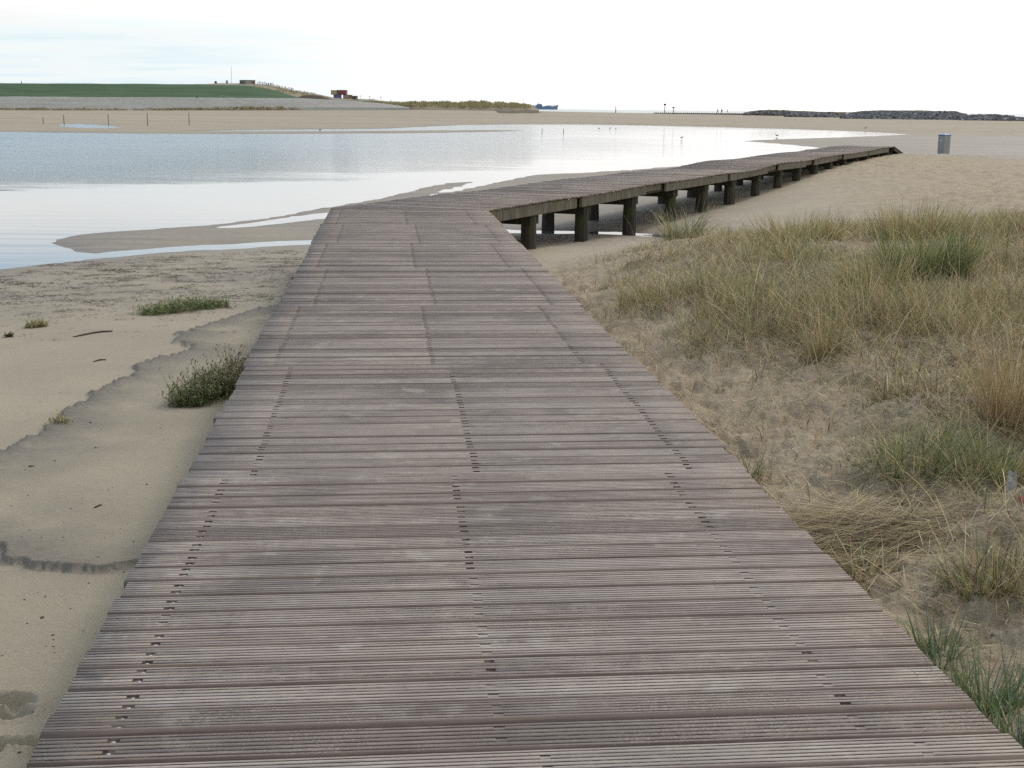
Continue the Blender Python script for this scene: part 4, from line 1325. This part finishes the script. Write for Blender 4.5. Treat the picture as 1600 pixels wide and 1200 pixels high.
# ------------------------------------------------------------------ far shore
def terrain_strip(name, rows, label, noise=0.15, ncol=220, seed=1, mat=None, flags=None, kind='structure'):
    """rows: list of (depth, [(px, py), ...] or ('z', value)) from the foot to the back; interpolated in px"""
    px0, px1 = rows[0][2]
    xs = np.linspace(px0, px1, ncol)
    V, cols = [], []
    # several sub-rows between each pair
    lines = []
    rows = [(rows[0][0] - 1.0, ('z', -1.2), rows[0][2])] + list(rows)
    if flags: flags = [flags[0]] + list(flags)
    for dep, prof, _ in rows:
        if isinstance(prof, tuple):
            z = np.full(ncol, prof[1]); X = np.array([far(x, 170, dep)[0] for x in xs])
        else:
            pp = np.array(prof, float); ys = np.interp(xs, pp[:, 0], pp[:, 1])
            L = np.array([far(x, y, dep) for x, y in zip(xs, ys)]); X, z = L[:, 0], L[:, 2]
        lines.append(np.stack([X, np.full(ncol, float(dep)), z], -1))
    out, fl = [], []
    SUB = 6
    for i in range(len(lines) - 1):
        for s in range(SUB + (1 if i == len(lines) - 2 else 0)):
            f = s / SUB
            L = lines[i] * (1 - f) + lines[i + 1] * f
            out.append(L); fl.append(flags[i] if flags else (0, 0, 0))
    G = np.array(out)
    nz = fbm(G[..., 0] * .12, G[..., 1] * .25, 4, seed) * noise
    G[..., 2] += nz
    nr_, nc_ = G.shape[:2]
    I = np.arange(nr_ * nc_).reshape(nr_, nc_)
    q = np.stack([I[:-1, :-1], I[:-1, 1:], I[1:, 1:], I[1:, :-1]], -1).reshape(-1, 4)
    cc = np.repeat(np.array(fl, float)[:, None, :], nc_, 1)
    o = link(name, mesh_np(name, G.reshape(-1, 3), [q], mat or M_TURF, col=cc.reshape(-1, 3), smooth=True))
    tag(o, label, kind=kind)
    return o


RX = (-1900, 640)
terrain_strip('grass_dike', [
    (398, [(-1900, 168), (0, 171), (200, 172.5), (400, 171), (470, 169), (560, 168), (640, 168)], RX),
    (404, [(-1900, 148.5), (0, 151.3), (300, 152.8), (400, 153.2), (470, 153.8), (560, 158.5), (600, 162), (640, 168)], RX),
    (406, [(-1900, 148.0), (0, 150.8), (300, 152.4), (400, 152.9), (470, 153.4), (560, 158.2), (600, 161.8), (640, 168.2)], RX),
    (424, [(-1900, 128.5), (0, 130.3), (180, 130.8), (300, 132), (345, 133), (390, 134.5), (425, 140.5), (455, 149), (470, 153.3), (560, 158.0), (600, 161.6), (640, 168.4)], RX),
    (428, [(-1900, 128.3), (0, 130.1), (180, 130.6), (300, 131.8), (345, 132.8), (390, 134.3), (425, 140.3), (455, 149), (470, 153.3), (560, 158.0), (600, 161.6), (640, 168.4)], RX),
    (452, ('z', -0.6), RX)], 'long green grass dike above a grey stone revetment', 0.10, 420, 5, flags=[(1, 0, 0), (.9, 0, 0), (0, 0, 0), (0, 0, 0), (0, 0, 0)])
RX = (300, 640)
terrain_strip('dune_hill', [
    (430, [(300, 168), (640, 168)], RX),
    (446, [(300, 136), (345, 133), (400, 136), (440, 146), (470, 150), (520, 154), (560, 158), (640, 162)], RX),
    (456, [(300, 132), (330, 131), (345, 130.2), (375, 130.6), (400, 131), (430, 135), (460, 142), (500, 148), (520, 152.3), (560, 155.5), (600, 158.3), (640, 160.5)], RX),
    (462, [(300, 132), (330, 131), (345, 130.2), (375, 130.6), (400, 131), (430, 135), (460, 142), (500, 148), (520, 152.3), (560, 155.5), (600, 158.3), (640, 160.5)], RX),
    (490, ('z', -0.6), RX)], 'sandy dune hill at the end of the dike', 0.12, 160, 9, flags=[(0, 1, 0)] * 4)
RX = (462, 520)
terrain_strip('brown_bank', [
    (424, [(462, 156), (520, 158)], RX), (428, [(462, 152.6), (474, 148.6), (486, 148.2), (502, 149.6), (512, 153), (520, 156)], RX), (432, ('z', 0.0), RX)],
    'dark brown bank at the foot of the dune hill', 0.1, 50, 19, flags=[(0, 1, 1), (0, 1, 1)])
RX = (460, 842)
CREST = [(460, 165), (500, 162.5), (540, 160.5), (580, 158.5), (610, 158.8), (640, 159.5), (680, 159.2), (720, 160), (745, 158.2), (770, 160), (800, 161), (822, 162.2), (832, 166), (842, 170.5)]
terrain_strip('dune_ridge', [
    (408, [(460, 171.5), (600, 170.5), (700, 170.5), (842, 172.8)], RX),
    (418, [(460, 168), (560, 167), (640, 167), (700, 167.6), (800, 168.3), (842, 171.5)], RX),
    (424, [(x, y + 1.2) for x, y in CREST], RX),
    (428, [(x, y + 1.2) for x, y in CREST], RX),
    (445, ('z', -0.5), RX)], 'low dune ridge tufted with marram across the lagoon', 0.22, 220, 29, flags=[(0, 1, 0)] * 4)


# marram on the far ridge, reeds at the dike foot
def far_tufts(name, n, xr, line, depth, hgt, weights, label, dj=6, wmul=1.0, ylo=None):
    pxs = rng.uniform(xr[0], xr[1], n)
    L = np.array(line, float)
    ys = np.interp(pxs, L[:, 0], L[:, 1])
    f = rng.uniform(0, 1, n)
    if ylo is not None:
        lo_ = np.interp(pxs, np.array(ylo)[:, 0], np.array(ylo)[:, 1]); yb = ys + (lo_ - ys) * f
    else: yb = ys
    dep = depth - f * dj
    keep_ = rng.uniform(0, 1, n) < 0.35 + 0.65 * sstep(fbm(pxs * .16, f * 1.5, 3, 301), -.3, .35)
    pxs, yb, dep = pxs[keep_], yb[keep_], dep[keep_]; n = len(pxs)
    base = np.array([far(a, b, c_) for a, b, c_ in zip(pxs, yb, dep)])
    per = 7
    ii = np.repeat(np.arange(n), per); m_ = len(ii)
    bb = base[ii] + np.stack([rng.normal(0, .22, m_), rng.normal(0, .3, m_), np.full(m_, -.15)], -1)
    hv = hgt * (0.6 + .6 * vnoise(pxs * .13, pxs * 0 + 3, 7))[ii] * rng.uniform(.6, 1.1, m_)
    tone = rng.uniform(.7, 1.2, n)[ii][:, None]
    B_ = Blades().add(bb, rng.uniform(0, 6.28, m_), hv, rng.uniform(0, .6, m_), rng.uniform(0, .9, m_), rng.uniform(.07, .17, m_) * wmul, palette(m_, weights) * tone, nseg=2, twist=rng.uniform(-.5, .5, m_))
    tag(B_.build(name), label, kind='stuff')


far_tufts('ridge_marram', 3600, (478, 830), CREST, 426, 0.85, {'olive': 2.2, 'straw': 2.6, 'green': .3}, 'grey green marram tufts on the far dune ridge', 16, ylo=[(460, 170), (560, 166.5), (640, 166.5), (700, 167.2), (830, 167.5)])
far_tufts('foot_reeds', 2600, (-60, 470), [(-60, 167), (0, 168), (200, 169), (300, 168.3), (400, 166.5), (470, 166)], 400, 0.6, {'brown': 1.2, 'straw': 2.5, 'orange': .6, 'olive': .6},
          'brown dead growth along the foot of the dike', 4, ylo=[(-60, 171), (0, 172), (200, 173.2), (300, 172.5), (470, 171)])
far_tufts('hill_marram', 500, (395, 560), [(395, 132), (430, 137), (470, 144), (520, 153), (560, 156.5)], 455, .6, {'straw': 2, 'olive': 1.5}, 'thin grass on the dune hill', 8,
          ylo=[(395, 134), (440, 144), (470, 148), (520, 156), (560, 158)])

# rock groyne ------------------------------------------------------------------------
def rocks(name, spans, label):
    ico = []
    ph = (1 + 5 ** .5) / 2
    iv = np.array([(-1, ph, 0), (1, ph, 0), (-1, -ph, 0), (1, -ph, 0), (0, -1, ph), (0, 1, ph), (0, -1, -ph), (0, 1, -ph), (ph, 0, -1), (ph, 0, 1), (-ph, 0, -1), (-ph, 0, 1)]) / 1.9
    if_ = np.array([(0, 11, 5), (0, 5, 1), (0, 1, 7), (0, 7, 10), (0, 10, 11), (1, 5, 9), (5, 11, 4), (11, 10, 2), (10, 7, 6), (7, 1, 8), (3, 9, 4), (3, 4, 2), (3, 2, 6), (3, 6, 8), (3, 8, 9), (4, 9, 5), (2, 4, 11), (6, 2, 10), (8, 6, 7), (9, 8, 1)])
    vs, fs, cs, off = [], [], [], 0
    for (x0, x1, top, base, dep, n_) in spans:
        for _ in range(n_):
            px = random.uniform(x0, x1); f = random.random() ** .85 * .86
            yt = np.interp(px, *zip(*top)); yb = np.interp(px, *zip(*base))
            p = far(px, yb + (yt - yb) * f, dep + f * 7)
            s = random.uniform(.22, .58)
            v = iv * s * rng.uniform(.7, 1.3, (12, 1)) * np.array([1.2, 1, .75])
            vs.append(v + p); fs.append(if_ + off); off += 12
            c_ = random.choice([.6, .8, 1, 1.2, 1.5, .7]); t_ = random.random()
            cs.append(np.tile(np.array([.150, .147, .150]) * c_ * (2.0 if t_ < .06 else 1), (12, 1)))
    me_ = mesh_np(name, np.concatenate(vs), [np.concatenate(fs)], M_LEAFROCK, col=np.concatenate(cs))
    tag(link(name, me_), label, kind='stuff')


m_, gg_, out_ = material('basalt_rock')
aa = gg_.node('ShaderNodeAttribute', attribute_name='tint')
principled(gg_, out_, aa.outputs['Color'], 0.85, gg_.bump(gg_.noise(gg_.node('ShaderNodeNewGeometry').outputs['Position'], 2.0, 4, .7), .6, .2), spec=.25)
M_LEAFROCK = m_
TOPA = [(1160, 178), (1172, 174.5), (1185, 172.2), (1210, 172), (1260, 173.8), (1290, 175)]
BASA = [(1160, 178.5), (1200, 179), (1240, 180), (1290, 181)]
TOPB = [(1225, 180), (1240, 176), (1262, 175.5), (1300, 175.5), (1322, 176)]
BASB = [(1225, 180.5), (1250, 182.5), (1305, 183.8), (1322, 184)]
TOPC = [(1312, 184), (1322, 177.5), (1345, 173.5), (1370, 172.2), (1440, 172.6), (1490, 173.4), (1505, 177), (1512, 179.5)]
BASC = [(1312, 184.5), (1340, 186), (1400, 187.2), (1512, 188.2)]
TOPD = [(1500, 181), (1520, 179), (1560, 178.2), (1585, 181.5), (1600, 184), (1700, 188)]
BASD = [(1500, 188), (1560, 188.6), (1600, 189), (1700, 190)]
for nm, tp, bs, dp in (('groyne_core', TOPA, BASA, 470), ('groyne_core', TOPB, BASB, 425), ('groyne_core', TOPC, BASC, 372), ('groyne_core', TOPD, BASD, 360)):
    rx = (tp[0][0], tp[-1][0])
    terrain_strip(nm, [(dp + .5, bs, rx), (dp + 8, [(x, y + .5) for x, y in tp], rx), (dp + 13, [(x, y + .4) for x, y in tp], rx), (dp + 20, ('z', -0.7), rx)],
                  'earth core of the rock groyne', .15, 60, 33, flags=[(0, 0, .9), (0, .7, .6), (0, .7, .6)])
rocks('groyne_rocks', [(1162, 1290, TOPA, BASA, 470, 420), (1228, 1307, TOPB, BASB, 425, 420), (1316, 1512, TOPC, BASC, 372, 1500), (1500, 1690, TOPD, BASD, 360, 700)],
      'dark basalt rocks heaped along the groyne')
far_tufts('groyne_grass', 700, (1175, 1505), [(1175, 173.6), (1185, 172.4), (1210, 172.2), (1260, 174), (1290, 175), (1330, 175.5), (1345, 173.7), (1370, 172.6), (1440, 173), (1490, 173.8), (1505, 177)],
          383, .35, {'olive': 2, 'green': 1, 'brown': 1}, 'low green growth on top of the groyne', 3)

# ------------------------------------------------------------------ posts, poles, people and other far things
def post(px, yb, yt, depth, r, label, group=None, mat=None, name='beach_post', cat='post', head=None):
    b = far(px, yb, depth); tp = far(px, yt, depth)
    h_ = tp[2] - b[2]
    o = MB().ring_tube([(0, 0, -.4), (0, 0, h_ * .5), (0, 0, h_)], [r * 1.1, r, r * .85], 8, wob=.05)
    if head is None:
        return tag(o.build(name, mat or M_POST, None, tuple(b)), label, cat, group)
    e = empty(name, tuple(b), label, cat, group)
    o.build('pole', mat or M_POST, e)
    MB().box(-head[0] / 2, head[0] / 2, -.04, -.01 - r, h_ - head[1], h_).build('sign_board', M_PALEPOST if head[2] else M_POST, e)
    return e


names5 = ['short stump leftmost of the five beach stakes', 'second stake from the left beside the bright puddle', 'middle stake of the five on the far sand', 'fourth stake from the left on the far sand', 'rightmost stake of the five on the far sand']
for (px, yb, yt), lb in zip([(67.5, 191.3, 184), (100, 191, 179.3), (169.5, 193.6, 178), (230.5, 191.4, 176.3), (295.5, 191, 176)], names5):
    post(px, yb, yt, 170, .042, lb, 'stakes on the far sand')
rowx = [738, 757.6, 778, 797.6, 818, 836.6]
ordn = ['leftmost', 'second', 'third', 'fourth', 'fifth', 'rightmost']
for px, q in zip(rowx, ordn):
    post(px, 176.6, 169.6, 380, .07, q + ' of the six pale stakes below the dune ridge', 'stakes below the dune ridge', M_PALEPOST)
post(962, 176.7, 165.6, 500, .13, 'plain dark pole at the sea edge left of the sign poles', 'poles at the sea edge', name='beach_pole', cat='pole')
post(1038.5, 177.2, 162, 500, .14, 'taller pole with a small board on top at the sea edge', 'poles at the sea edge', name='beach_pole', cat='pole', head=(.9, .6, False))
post(1052, 177.4, 167, 500, .12, 'shorter pole with a small board right of the taller one', 'poles at the sea edge', name='beach_pole', cat='pole', head=(.8, .5, False))
post(1136.5, 174.5, 170.5, 900, .25, 'small beacon standing in the sea beyond the walkers', name='sea_beacon', cat='beacon', mat=M_PALEPOST)
post(847, 206.3, 200.5, 148, .035, 'left pale stake standing in the lagoon', 'stakes in the lagoon', M_PALEPOST)
post(880.5, 206, 201, 148, .035, 'right pale stake standing in the lagoon', 'stakes in the lagoon', M_PALEPOST)
post(33.5, 131, 126.5, 424, .12, 'tiny dark marker on the crest of the dike', name='marker_post')
post(362, 131, 103.5, 458, .06, 'tall thin white mast on the dune hill', name='flag_mast', cat='mast', mat=M_PALEPOST)
post(308, 153.5, 150.5, 404, .2, 'small dark bollard on the edge of the stone slope', name='marker_post')
for px, yt, q in ((563, 149.5, 'left'), (577.5, 150, 'middle'), (595, 151.5, 'right')):
    post(px, 158, yt, 452, .05, q + ' thin lamp post right of the container kiosks', 'lamp posts by the kiosks', M_PALEPOST, 'lamp_post', 'lamp post', head=(.5, .2, True))
post(818.3, 162.5, 153, 430, .05, 'thin aerial mast at the end of the dune ridge', name='aerial_mast', cat='mast', mat=M_PALEPOST)


def px_box(name, x0, x1, yt, yb, dep, thick, mat, parent=None, origin=None, mbx=None):
    a, b = far(x0, yb, dep), far(x1, yt, dep)
    o = origin if origin is not None else (0, 0, 0)
    mb_ = mbx or MB()
    mb_.box(a[0] - o[0], b[0] - o[0], dep - o[1], dep + thick - o[1], a[2] - o[2], b[2] - o[2])
    if mbx is None: return mb_.build(name, mat, parent, None if parent else None)
    return mb_


M_YEL = plain('faded_yellow_paint', (0.42, 0.36, 0.20), .6, .15, .8); M_MAR = plain('maroon_paint', (0.24, 0.085, 0.09), .6, .15, .8)
M_BLU = plain('violet_blue_paint', (0.15, 0.15, 0.34), .6, .15, .8); M_BEI = plain('beige_boards', (0.36, 0.30, 0.22), .8, .2, .8); M_DRK = plain('dark_opening', (0.06, 0.055, 0.05), .8, .2, 2)
M_CONC = plain('grey_concrete', (0.34, 0.33, 0.32), .85, .18, 1.5); M_BRICK = plain('brown_slats', (0.22, 0.17, 0.15), .8, .25, 1.2)
D_ = 456


def kiosk(x0, x1, yt, yb, mat, label, dep=D_, door=None):
    c_ = far((x0 + x1) / 2, yb, dep)
    e = empty('container_kiosk', tuple(c_), label, 'kiosk', 'container kiosks beyond the dune')
    px_box('wall', x0, x1, yt + .35, yb + .6, dep, 3.0, mat, e, c_)
    px_box('roof', x0 - .2, x1 + .2, yt, yt + .33, dep - .12, 3.25, M_DRK, e, c_)
    if door:
        px_box('door', door[0], door[1], door[2], door[3], dep - .06, .05, M_DRK, e, c_)
    n_ = int((x1 - x0) / 1.5)
    for i in range(1, n_):
        xx = x0 + (x1 - x0) * i / n_
        px_box('rib', xx - .15, xx + .15, yt + .5, yb, dep - .05, .045, mat, e, c_)
    return e


kiosk(517, 525.8, 141, 147.3, M_YEL, 'faded yellow upper container left of the maroon one')
kiosk(526, 541, 140.7, 147.3, M_MAR, 'maroon upper container right of the yellow one')
kiosk(521, 532, 147.9, 152.8, M_BLU, 'violet blue container underneath the stacked pair')
kiosk(536, 549, 148, 153.6, M_BEI, 'beige low kiosk at the foot of the maroon container', door=(546, 548, 150, 153.4))
kiosk(549.3, 557.5, 149.8, 154.6, M_BRICK, 'small brown kiosk rightmost of the group', door=(552, 555, 151.2, 154.4))

c_ = far(387, 131.3, 456)
e = empty('round_pavilion', tuple(c_), 'low round slatted pavilion on top of the dune hill', 'pavilion')
w_ = (far(399, 131, 456)[0] - far(375, 131, 456)[0]) / 2; hh_ = far(387, 125.2, 456)[2] - c_[2]
MB().ring_tube([(0, 0, -.3), (0, 0, hh_ * .86)], [w_ * .97, w_ * .97], 24).build('wall', M_CONC, e)
MB().ring_tube([(0, 0, hh_ * .86), (0, 0, hh_)], [w_ * 1.02, w_ * 1.02], 24).build('roof', M_BRICK, e)
slat_me = MB().box(-.07, .07, -.04, .04, 0, hh_ * .85).mesh('slat', M_BRICK)
for i in range(40):
    a = 2 * math.pi * i / 40
    if -2.1 < a - math.pi * 1.5 < 2.1 and not (4.6 < a < 5.4): link('slat', slat_me, e, (math.cos(a) * (w_ + .03), math.sin(a) * (w_ + .03), 0), a + math.pi / 2)
for (x0, x1, yt, yb, lb) in ((335, 339, 126.6, 131.5, 'small dark stone leftmost on the dune hill'), (353, 356.6, 125.3, 131.4, 'upright dark stone beside the white mast')):
    p = far((x0 + x1) / 2, yb, 457); wv = far(x1, yb, 457)[0] - far(x0, yb, 457)[0]; hv = far(x0, yt, 457)[2] - p[2]
    MBs = MB().ring_tube([(0, 0, -.2), (0, 0, hv * .6), (0, 0, hv * .9), (0, 0, hv)], [wv * .5, wv * .5, wv * .42, wv * .25], 7, wob=.12)
    tag(MBs.build('standing_stone', M_CONC if x0 > 350 else M_ROCK, None, tuple(p)), lb, 'stone', 'stones on the dune hill')

# palisade that steps down the hill
line = [(402, 130.8), (412, 131.6), (424, 133.4), (436, 136.4), (448, 139.5), (460, 142.8), (474, 144.4), (490, 147)]
c_ = far(402, 131, 455)
e = empty('palisade', tuple(c_), 'row of uneven grey posts stepping down the dune hill', 'palisade')
x = 402.0
while x < 492:
    yb = float(np.interp(x, *zip(*line))); hp_ = random.uniform(2.2, 4.6) if x < 460 else random.uniform(1.5, 3.0)
    wd_ = random.choice([.5, .6, .8, 1.6 if x < 455 else .6])
    a = far(x, yb + .8, 455); b = far(x + wd_, yb - hp_, 455)
    mbp = MB().box(a[0] - c_[0], b[0] - c_[0], -.12, .12, a[2] - c_[2], b[2] - c_[2])
    mbp.build('post', random.choice([M_CONC, M_POST, M_BRICK, M_PALEPOST]), e)
    x += wd_ + random.uniform(.5, 1.7)
line = [(556, 156), (570, 157), (585, 158)]
c_ = far(556, 157, 453)
e = empty('terrace_fence', tuple(c_), 'low pale fence right of the kiosks', 'fence')
for i in range(16):
    xx = 556 + i * 1.9; a = far(xx, 158, 453); b = far(xx + .5, 154.6, 453)
    MB().box(a[0] - c_[0], b[0] - c_[0], -.05, .05, a[2] - c_[2], b[2] - c_[2]).build('post', M_PALEPOST, e)
a = far(556, 155.5, 453); b = far(585.5, 155.1, 453)
MB().box(a[0] - c_[0], b[0] - c_[0], -.11, -.06, a[2] - c_[2], b[2] - c_[2] + .05).build('rail', M_PALEPOST, e)

# handrail on the revetment
c_ = far(344, 152, 399)
e = empty('stair_railing', tuple(c_), 'pale metal handrail running down the stone revetment', 'railing')
V3 = lambda px, py, d_: tuple(np.array(far(px, py, d_)) - c_)
for (x0, y0, x1, y1) in ((344, 148.8, 362, 152), (344, 151.2, 380, 163.5), (362, 152, 400, 160.5), (380, 163.5, 400, 165)):
    MB().ring_tube([V3(x0, y0, 399), V3(x1, y1, 397)], [.05, .05], 6).build('rail', M_PALEPOST, e)
for i in range(9):
    f = i / 8
    px_, py_ = 344 + 36 * f, 151.2 + 12.3 * f
    MB().ring_tube([V3(px_, py_, 399 - 2 * f), V3(px_, py_ + 2.5, 399 - 2 * f)], [.04, .04], 5).build('post', M_PALEPOST, e)

# low dark breakwater at the sea edge
c_ = far(1022, 177.2, 560)
e = empty('breakwater', tuple(c_), 'low dark timber breakwater along the sea edge', 'breakwater')
a = far(1022, 177.0, 560); b = far(1168, 178.2, 560)
MB().prism([(0, 0, -.5), (0, 0, .22), (0, 1.2, .22), (0, 1.2, -.5)], (float(b[0] - a[0]), 0, float(b[2] - a[2]))).build('beam', M_POST, e)
for i in range(46):
    f = i / 45; p = a + (b - a) * f - c_
    MB().box(p[0] - .15, p[0] + .15, -.25, -.02, p[2] - .5, p[2] + .34 + .1 * random.random()).build('post', M_POST, e)

# two walkers --------------------------------------------------------------------------
M_CLOTH = plain('dark_clothes', (0.045, 0.045, 0.055), .85, .2, 4); M_SKIN = plain('skin', (0.45, 0.28, 0.20), .6, .1, 4)
M_CLOTH2 = plain('dark_brown_clothes', (0.075, 0.055, 0.05), .85, .2, 4)


def person(px, yb, dep, mat, label, phase, rz):
    p = far(px, yb, dep); 
    e = empty('person', tuple(p), label, 'person', 'walkers at the sea edge', rz)
    me_ = bpy.data.meshes.new('body')
    s = phase
    J = [(0, 0, .95), (0, 0, 1.15), (0, .01, 1.40), (0, .02, 1.52), (0, .03, 1.66), (0, .03, 1.74),
         (.19, 0, 1.40), (.24, s * .10, 1.14), (.24, s * .22, .92), (-.19, 0, 1.40), (-.24, -s * .10, 1.14), (-.24, -s * .18, .92),
         (.10, 0, .90), (.11, -s * .16, .50), (.11, -s * .36, .10), (.11, -s * .36 + .16, .04), (-.10, 0, .90), (-.11, s * .20, .50), (-.11, s * .26, .08), (-.11, s * .26 + .17, .04)]
    E_ = [(0, 1), (1, 2), (2, 3), (3, 4), (4, 5), (2, 6), (6, 7), (7, 8), (2, 9), (9, 10), (10, 11), (0, 12), (12, 13), (13, 14), (14, 15), (0, 16), (16, 17), (17, 18), (18, 19)]
    Rr = [.16, .17, .18, .07, .105, .08, .085, .06, .045, .085, .06, .045, .10, .075, .055, .045, .10, .075, .055, .045]
    me_.from_pydata([tuple(j) for j in J], E_, []); me_.materials.append(mat)
    o = link('body', me_, e)
    sk = o.modifiers.new('skin', 'SKIN'); sv = me_.skin_vertices[0].data
    for i, r_ in enumerate(Rr): sv[i].radius = (r_, r_)
    sv[0].use_root = True
    sb = o.modifiers.new('smooth', 'SUBSURF'); sb.levels = 1; sb.render_levels = 1
    MB().ring_tube([(0, .02, 1.60), (0, .02, 1.70), (0, .02, 1.79)], [.108, .118, .06], 8).build('hair', M_POST, e)
    return e


person(1121.3, 178.0, 480, M_CLOTH, 'taller walker in dark clothes, left of the pair at the sea edge', 1, .5)
person(1127.6, 178.1, 480, M_CLOTH2, 'walker in dark brown clothes, right of the pair at the sea edge', -1, .3)

# litter bin -----------------------------------------------------------------------------
M_BIN = plain('grey_bin', (0.31, 0.31, 0.295), .6, .08, 2); M_BINTOP = plain('blue_bin_rim', (0.10, 0.20, 0.33), .5, .1, 2)
q = at(1474, 240.2, -0.69); zb = gz(*q)
e = empty('litter_bin', (float(q[0]), float(q[1]), zb), 'tall square grey bin with a blue rim on the beach right of the boardwalk', 'bin', rotz=math.radians(45 - 17))
w_ = .245
top = 1.12
mb = MB().box(-w_, w_, -w_, w_, -.1, top - .09); o = mb.build('body', M_BIN, e); add_bevel(o, .02)
o = MB().box(-w_ - .012, w_ + .012, -w_ - .012, w_ + .012, top - .088, top - .03).build('rim', M_BINTOP, e); add_bevel(o, .008)
mb = MB(); mb.v = [(-w_, -w_, top - .029), (w_, -w_, top - .029), (w_, w_, top - .029), (-w_, w_, top - .029), (0, 0, top + .03)]
mb.f = [[0, 1, 4], [1, 2, 4], [2, 3, 4], [3, 0, 4], [3, 2, 1, 0]]; mb.build('lid', M_BINTOP, e)
for s_ in (-1, 1):
    MB().box(-w_ - .006, -w_ - .001, -.14, .14, .15, .85).build('panel', M_BIN, e) if s_ < 0 else MB().box(-.14, .14, -w_ - .006, -w_ - .001, .15, .85).build('panel', M_BIN, e)
MB().box(-w_ - .012, -w_ - .0065, -.05, .05, .72, .80).build('sticker', plain('white_sticker', (.7, .7, .7), .5, .05, 3), e)

# birds -----------------------------------------------------------------------------------
M_BIRD = plain('grey_feathers', (0.16, 0.15, 0.14), .8, .3, 20); M_WBIRD = plain('pale_feathers', (0.36, 0.35, 0.34), .8, .15, 20)
bird_b = MB().ring_tube([(-.20, 0, .17), (-.13, 0, .18), (-.02, 0, .17), (.08, 0, .19), (.13, 0, .235), (.16, 0, .27), (.20, 0, .275), (.26, 0, .268)], [.012, .04, .065, .055, .03, .035, .022, .004], 8)
leg_b = MB().ring_tube([(0, 0, .13), (0, 0, -.02)], [.007, .006], 5)
bird_me = [bird_b.mesh('body', M_BIRD, True), bird_b.mesh('body', M_WBIRD, True)]; leg_me = leg_b.mesh('leg', M_TWIG)
BL = ['bird leftmost of the three in a row on the far shallows', 'middle bird of the three in a row on the far shallows', 'bird rightmost of the three in a row on the far shallows',
      'lone dark bird in the calm bright water', 'pale bird near the tip of the mudflat', 'bird standing near the far shore on the left strip of water', 'bird at the far right end of the lagoon']
for (px, py, k_, s_), lb in zip([(936, 202.4, 0, 1), (953, 202.4, 0, 1), (962, 202.4, 0, .8), (1065, 217.6, 0, 1), (1214, 214.2, 1, 1.2), (500, 206.8, 0, 1), (1352, 204, 0, 1.2)], BL):
    q = at(px, py, WL)
    e = empty('wading_bird', (float(q[0]), float(q[1]), max(WL, gz(*q))), lb, 'bird', 'wading birds', random.uniform(0, 6.28))
    e.scale = (s_ * 0.9,) * 3
    link('body', bird_me[k_], e)
    link('leg', leg_me, e, (0.0, .03, 0)); link('leg', leg_me, e, (0.01, -.03, 0))

# ship ---------------------------------------------------------------------------------------
M_SHIP = plain('ship_blue', (0.20, 0.29, 0.40), .6, .1, .05); M_SHIP2 = plain('ship_pale_blue', (0.34, 0.42, 0.52), .6, .1, .05)
SD = 5200
c_ = far(851, 171.5, SD); c_[2] = WL
e = empty('dredger_ship', tuple(c_), 'blue working ship on the horizon beyond the end of the dunes', 'ship')
U = 1.0 / F_PX * SD * 1.02
L_ = lambda x: (x - 851) * U
Hh = lambda y: (171.4 - y) * U


def hull_mb():
    mb_ = MB(); prof = [(832, 166.2, 167.5), (836, 166.8, 167.8), (846, 166.8, 167.8), (862, 166.6, 167.8), (867, 165.6, 167.0), (871.5, 164.2, 166.6)]
    hw = [5, 7.5, 8, 8, 5.5, .8]
    rings = []
    for (x_, yt, _), w__ in zip(prof, hw):
        b0 = len(mb_.v); xx = L_(x_) - (3.5 * (x_ > 868))
        mb_.v += [(L_(x_), -w__, Hh(yt)), (L_(x_), w__, Hh(yt)), (xx, w__ * .8, -2), (xx, -w__ * .8, -2)]; rings.append([b0, b0 + 1, b0 + 2, b0 + 3])
    for a_, b_ in zip(rings[:-1], rings[1:]):
        for i in range(4): mb_.f.append([a_[i], b_[i], b_[(i + 1) % 4], a_[(i + 1) % 4]])
    mb_.f.append(rings[0][::-1]); mb_.f.append(rings[-1])
    return mb_


hull_mb().build('hull', M_SHIP, e)
MB().box(L_(837), L_(847.5), -6, 6, Hh(166.9) + .05, Hh(164.6)).build('deckhouse', M_SHIP, e)
MB().box(L_(839.5), L_(846.5), -5, 5, Hh(164.6) + .02, Hh(163.1)).build('bridge', M_SHIP2, e)
MB().box(L_(840), L_(846.7), -5.1, 5.1, Hh(164.0), Hh(163.6)).build('window_band', M_DRK, e)
MB().ring_tube([(L_(841.8), 0, Hh(163.1)), (L_(841.8), 0, Hh(160.2))], [.9, .5], 6).build('mast', M_SHIP, e)
MB().ring_tube([(L_(865), 0, Hh(166)), (L_(865), 0, Hh(157.6))], [.8, .4], 6).build('mast', M_SHIP2, e)
MB().ring_tube([(L_(850), 0, Hh(166.9)), (L_(858), 0, Hh(165.2)), (L_(864), 0, Hh(165.6))], [1.2, 1.0, .8], 6).build('crane_boom', M_SHIP2, e)
MB().box(L_(832.5), L_(836), -5, 5, Hh(166.3), Hh(165.2)).build('winch_house', M_SHIP, e)
MB().box(L_(852), L_(861), -6, 6, Hh(166.8) + .05, Hh(166.0)).build('hatch', M_SHIP, e)
